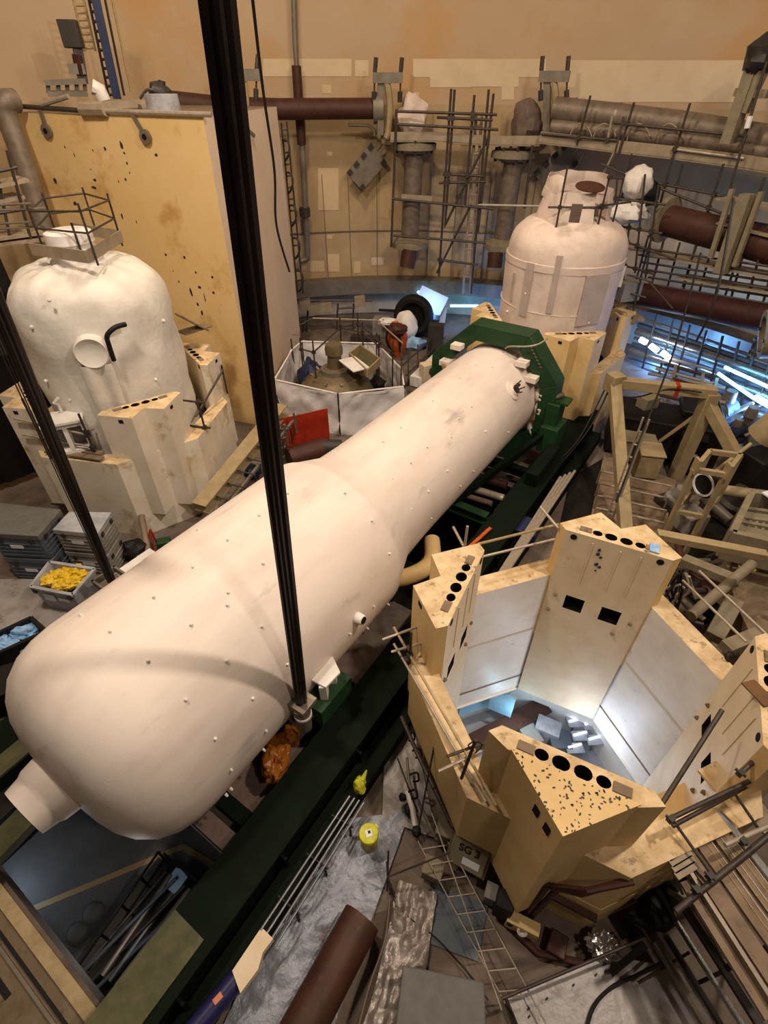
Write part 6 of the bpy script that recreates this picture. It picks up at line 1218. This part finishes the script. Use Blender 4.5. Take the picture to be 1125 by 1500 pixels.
for k, (u, v, s, m, lab) in enumerate([(975, 1290, .5, 'dark_box', 'dark coupling block between near pillar and stage'), (960, 1330, .55, 'black', 'black hydraulic block under the inner stage channel'), (990, 1310, .4, 'grey_pipe', 'grey clamp block under the stage boards'), (940, 1350, .5, 'black', 'black box at the foot of the near pillar right flank')]):
    mb = MB(); mb.box(gp(u, v, .6), (s, s*.7, s), .5+k); mb.tube([gp(u-12, v-6, 1.0), gp(u+18, v+14, .8)], .05, 8); solo(['coupling_block', 'hydraulic_block', 'clamp_block', 'black_box'][k], mb, m, lab, 'block', bevel=.02)
mb = MB(); mb.obox(gp(1112, 1015, 4.33), Vector((.07, -.2, 0)), Vector((.2, .05, 0))*.6, ZUP*.012); solo('dirt_plate', mb, 'brown_plate', 'dark brown drilled plate on top of the right pillar', 'plate')

# painted-in dark voids (flat patches) and loose pipes on the right hand floor
for k, (pts, lab) in enumerate([([(835, 702), (884, 672), (866, 778), (812, 806)], 'black floor patch painting in the dark void between the rail tubes and the plank floor'), ([(985, 770), (1064, 740), (1085, 800), (1010, 838)], 'black floor patch painting in the dark void behind the jack tower'), ([(960, 836), (1060, 850), (1090, 940), (1010, 900)], 'dark floor patch painting in the darkness behind the far-right rim of the open enclosure')]):
    mb = MB(); mb.prism([tuple(gp(*q_, .0).xy) for q_ in pts], .02, .05); solo('void_patch', mb, ['black', 'black', 'dark_box'][k], lab, 'dark patch')
random.seed(11)
for k in range(12):
    u, v = random.uniform(965, 1070), random.uniform(800, 905); z = random.uniform(.2, 1.4); q = random.random()*PI; L = random.uniform(.5, 1.3)
    p = gp(u, v, z); d = Vector((math.cos(q), math.sin(q), random.uniform(-.3, .3)))*L
    mb = MB(); mb.tube([p-d*.5, p, p+d*.5], random.uniform(.04, .1), 10); solo('loose_pipe', mb, ['beige_grey', 'pole', 'rust', 'grey_pipe'][k % 4], 'one of the loose pipes heaped behind the far-right rim of the open enclosure', 'pipe', 'loose pipes behind the far-right rim')
for k in range(10):
    u, v = random.uniform(1035, 1120), random.uniform(585, 640); p = gp(u, v, .3+.5*random.random()); q = random.random()*PI
    mb = MB(); mb.tube(smooth([p, p+Vector((math.cos(q)*.5, math.sin(q)*.5, .3)), p+Vector((math.cos(q)*1.2, math.sin(q)*1.2, 0))], 4), .05, 8); solo('loose_hose', mb, ['black', 'slate', 'pole_light'][k % 3], 'one of the hoses tangled on the floor below the teal tube lamps', 'hose', 'hoses below the teal lamps')
lq = [gp(1025, 1225, 2.62), gp(1075, 1205, 2.62), gp(1130, 1390, 2.62), gp(1180, 1360, 2.62)]
poles('stage_trestle', 'dark tube trestle carrying the brown stage boards at the bottom right', 'scaffold', [(Vector((p.x, p.y, .02)), p, 'leg') for p in lq]+[(lq[0], lq[1], 'transom'), (lq[2], lq[3], 'transom')], .03)
# ================================================================== LIGHT, WORLD, CAMERA
w = bpy.data.worlds.new('World'); S.world = w; w.use_nodes = True
w.node_tree.nodes['Background'].inputs[0].default_value = (1, .80, .58, 1); w.node_tree.nodes['Background'].inputs[1].default_value = .055
def area(name, loc, target, size, power, col):
    l = bpy.data.lights.new(name, 'AREA'); l.energy = power; l.size = size; l.color = col; l.shape = 'DISK'
    o = bpy.data.objects.new(name, l); C.objects.link(o); o.location = loc
    o.rotation_euler = (Vector(target)-Vector(loc)).to_track_quat('-Z', 'Y').to_euler(); return o
def point(name, loc, power, col, r=.2):
    l = bpy.data.lights.new(name, 'POINT'); l.energy = power; l.color = col; l.shadow_soft_size = r
    o = bpy.data.objects.new(name, l); C.objects.link(o); o.location = loc; return o
WARM = (1, .84, .68)
area('crane_lamp', (6.5, -3.5, 20), (-2, 9, 2), .9, 750, WARM)
area('crane_lamp', (8.5, 5.2, 20), (-1, 10, 2), .9, 2000, WARM)
area('crane_lamp', (-7, 7.5, 21), (-4, 18, 4), 1.6, 2150, WARM)
area('crane_lamp', (-3, 20, 24), (0, 22, 2), 2.0, 2000, (1, .78, .55))
area('crane_lamp', (9, 12, 22), (4, 32, 10), 2.0, 1000, (1, .82, .62))
point('pit_lamp', gp(850, 1080, -1.6), 85, (.66, .78, 1), .5)
point('pit_lamp', gp(760, 1060, -2.6), 30, (.5, .82, 1), .2)
point('bay_lamp', gp(-15, 1310, -5.6), 45, (.6, .78, 1), .3)
point('bay_lamp', gp(170, 1350, -3.0), 40, (1, .97, .95), .4)
for (u, v, d, e) in [(630, 445, 31.5, 130), (720, 450, 31.5, 200), (960, 515, 29.5, 420), (1090, 585, 25.0, 420), (1040, 490, 29, 380)]: point('fluorescent_glow', rp(u, v, d)-Vector((.0, .5, .2)), e, (.13, .37, 1), .3)
cd = bpy.data.cameras.new('camera'); cam = bpy.data.objects.new('camera', cd); C.objects.link(cam)
cd.sensor_fit = 'VERTICAL'; cd.sensor_height = 36; cd.lens = FP/1500*36; cd.clip_start = .05; cd.clip_end = 200
cam.location = EYE; cam.rotation_euler = (PI/2-PITCH, 0, 0); S.camera = cam
S.view_settings.view_transform = 'Standard'; S.view_settings.look = 'None'; S.view_settings.gamma = 1; S.view_settings.use_curve_mapping = False
S.view_settings.exposure = 0.0
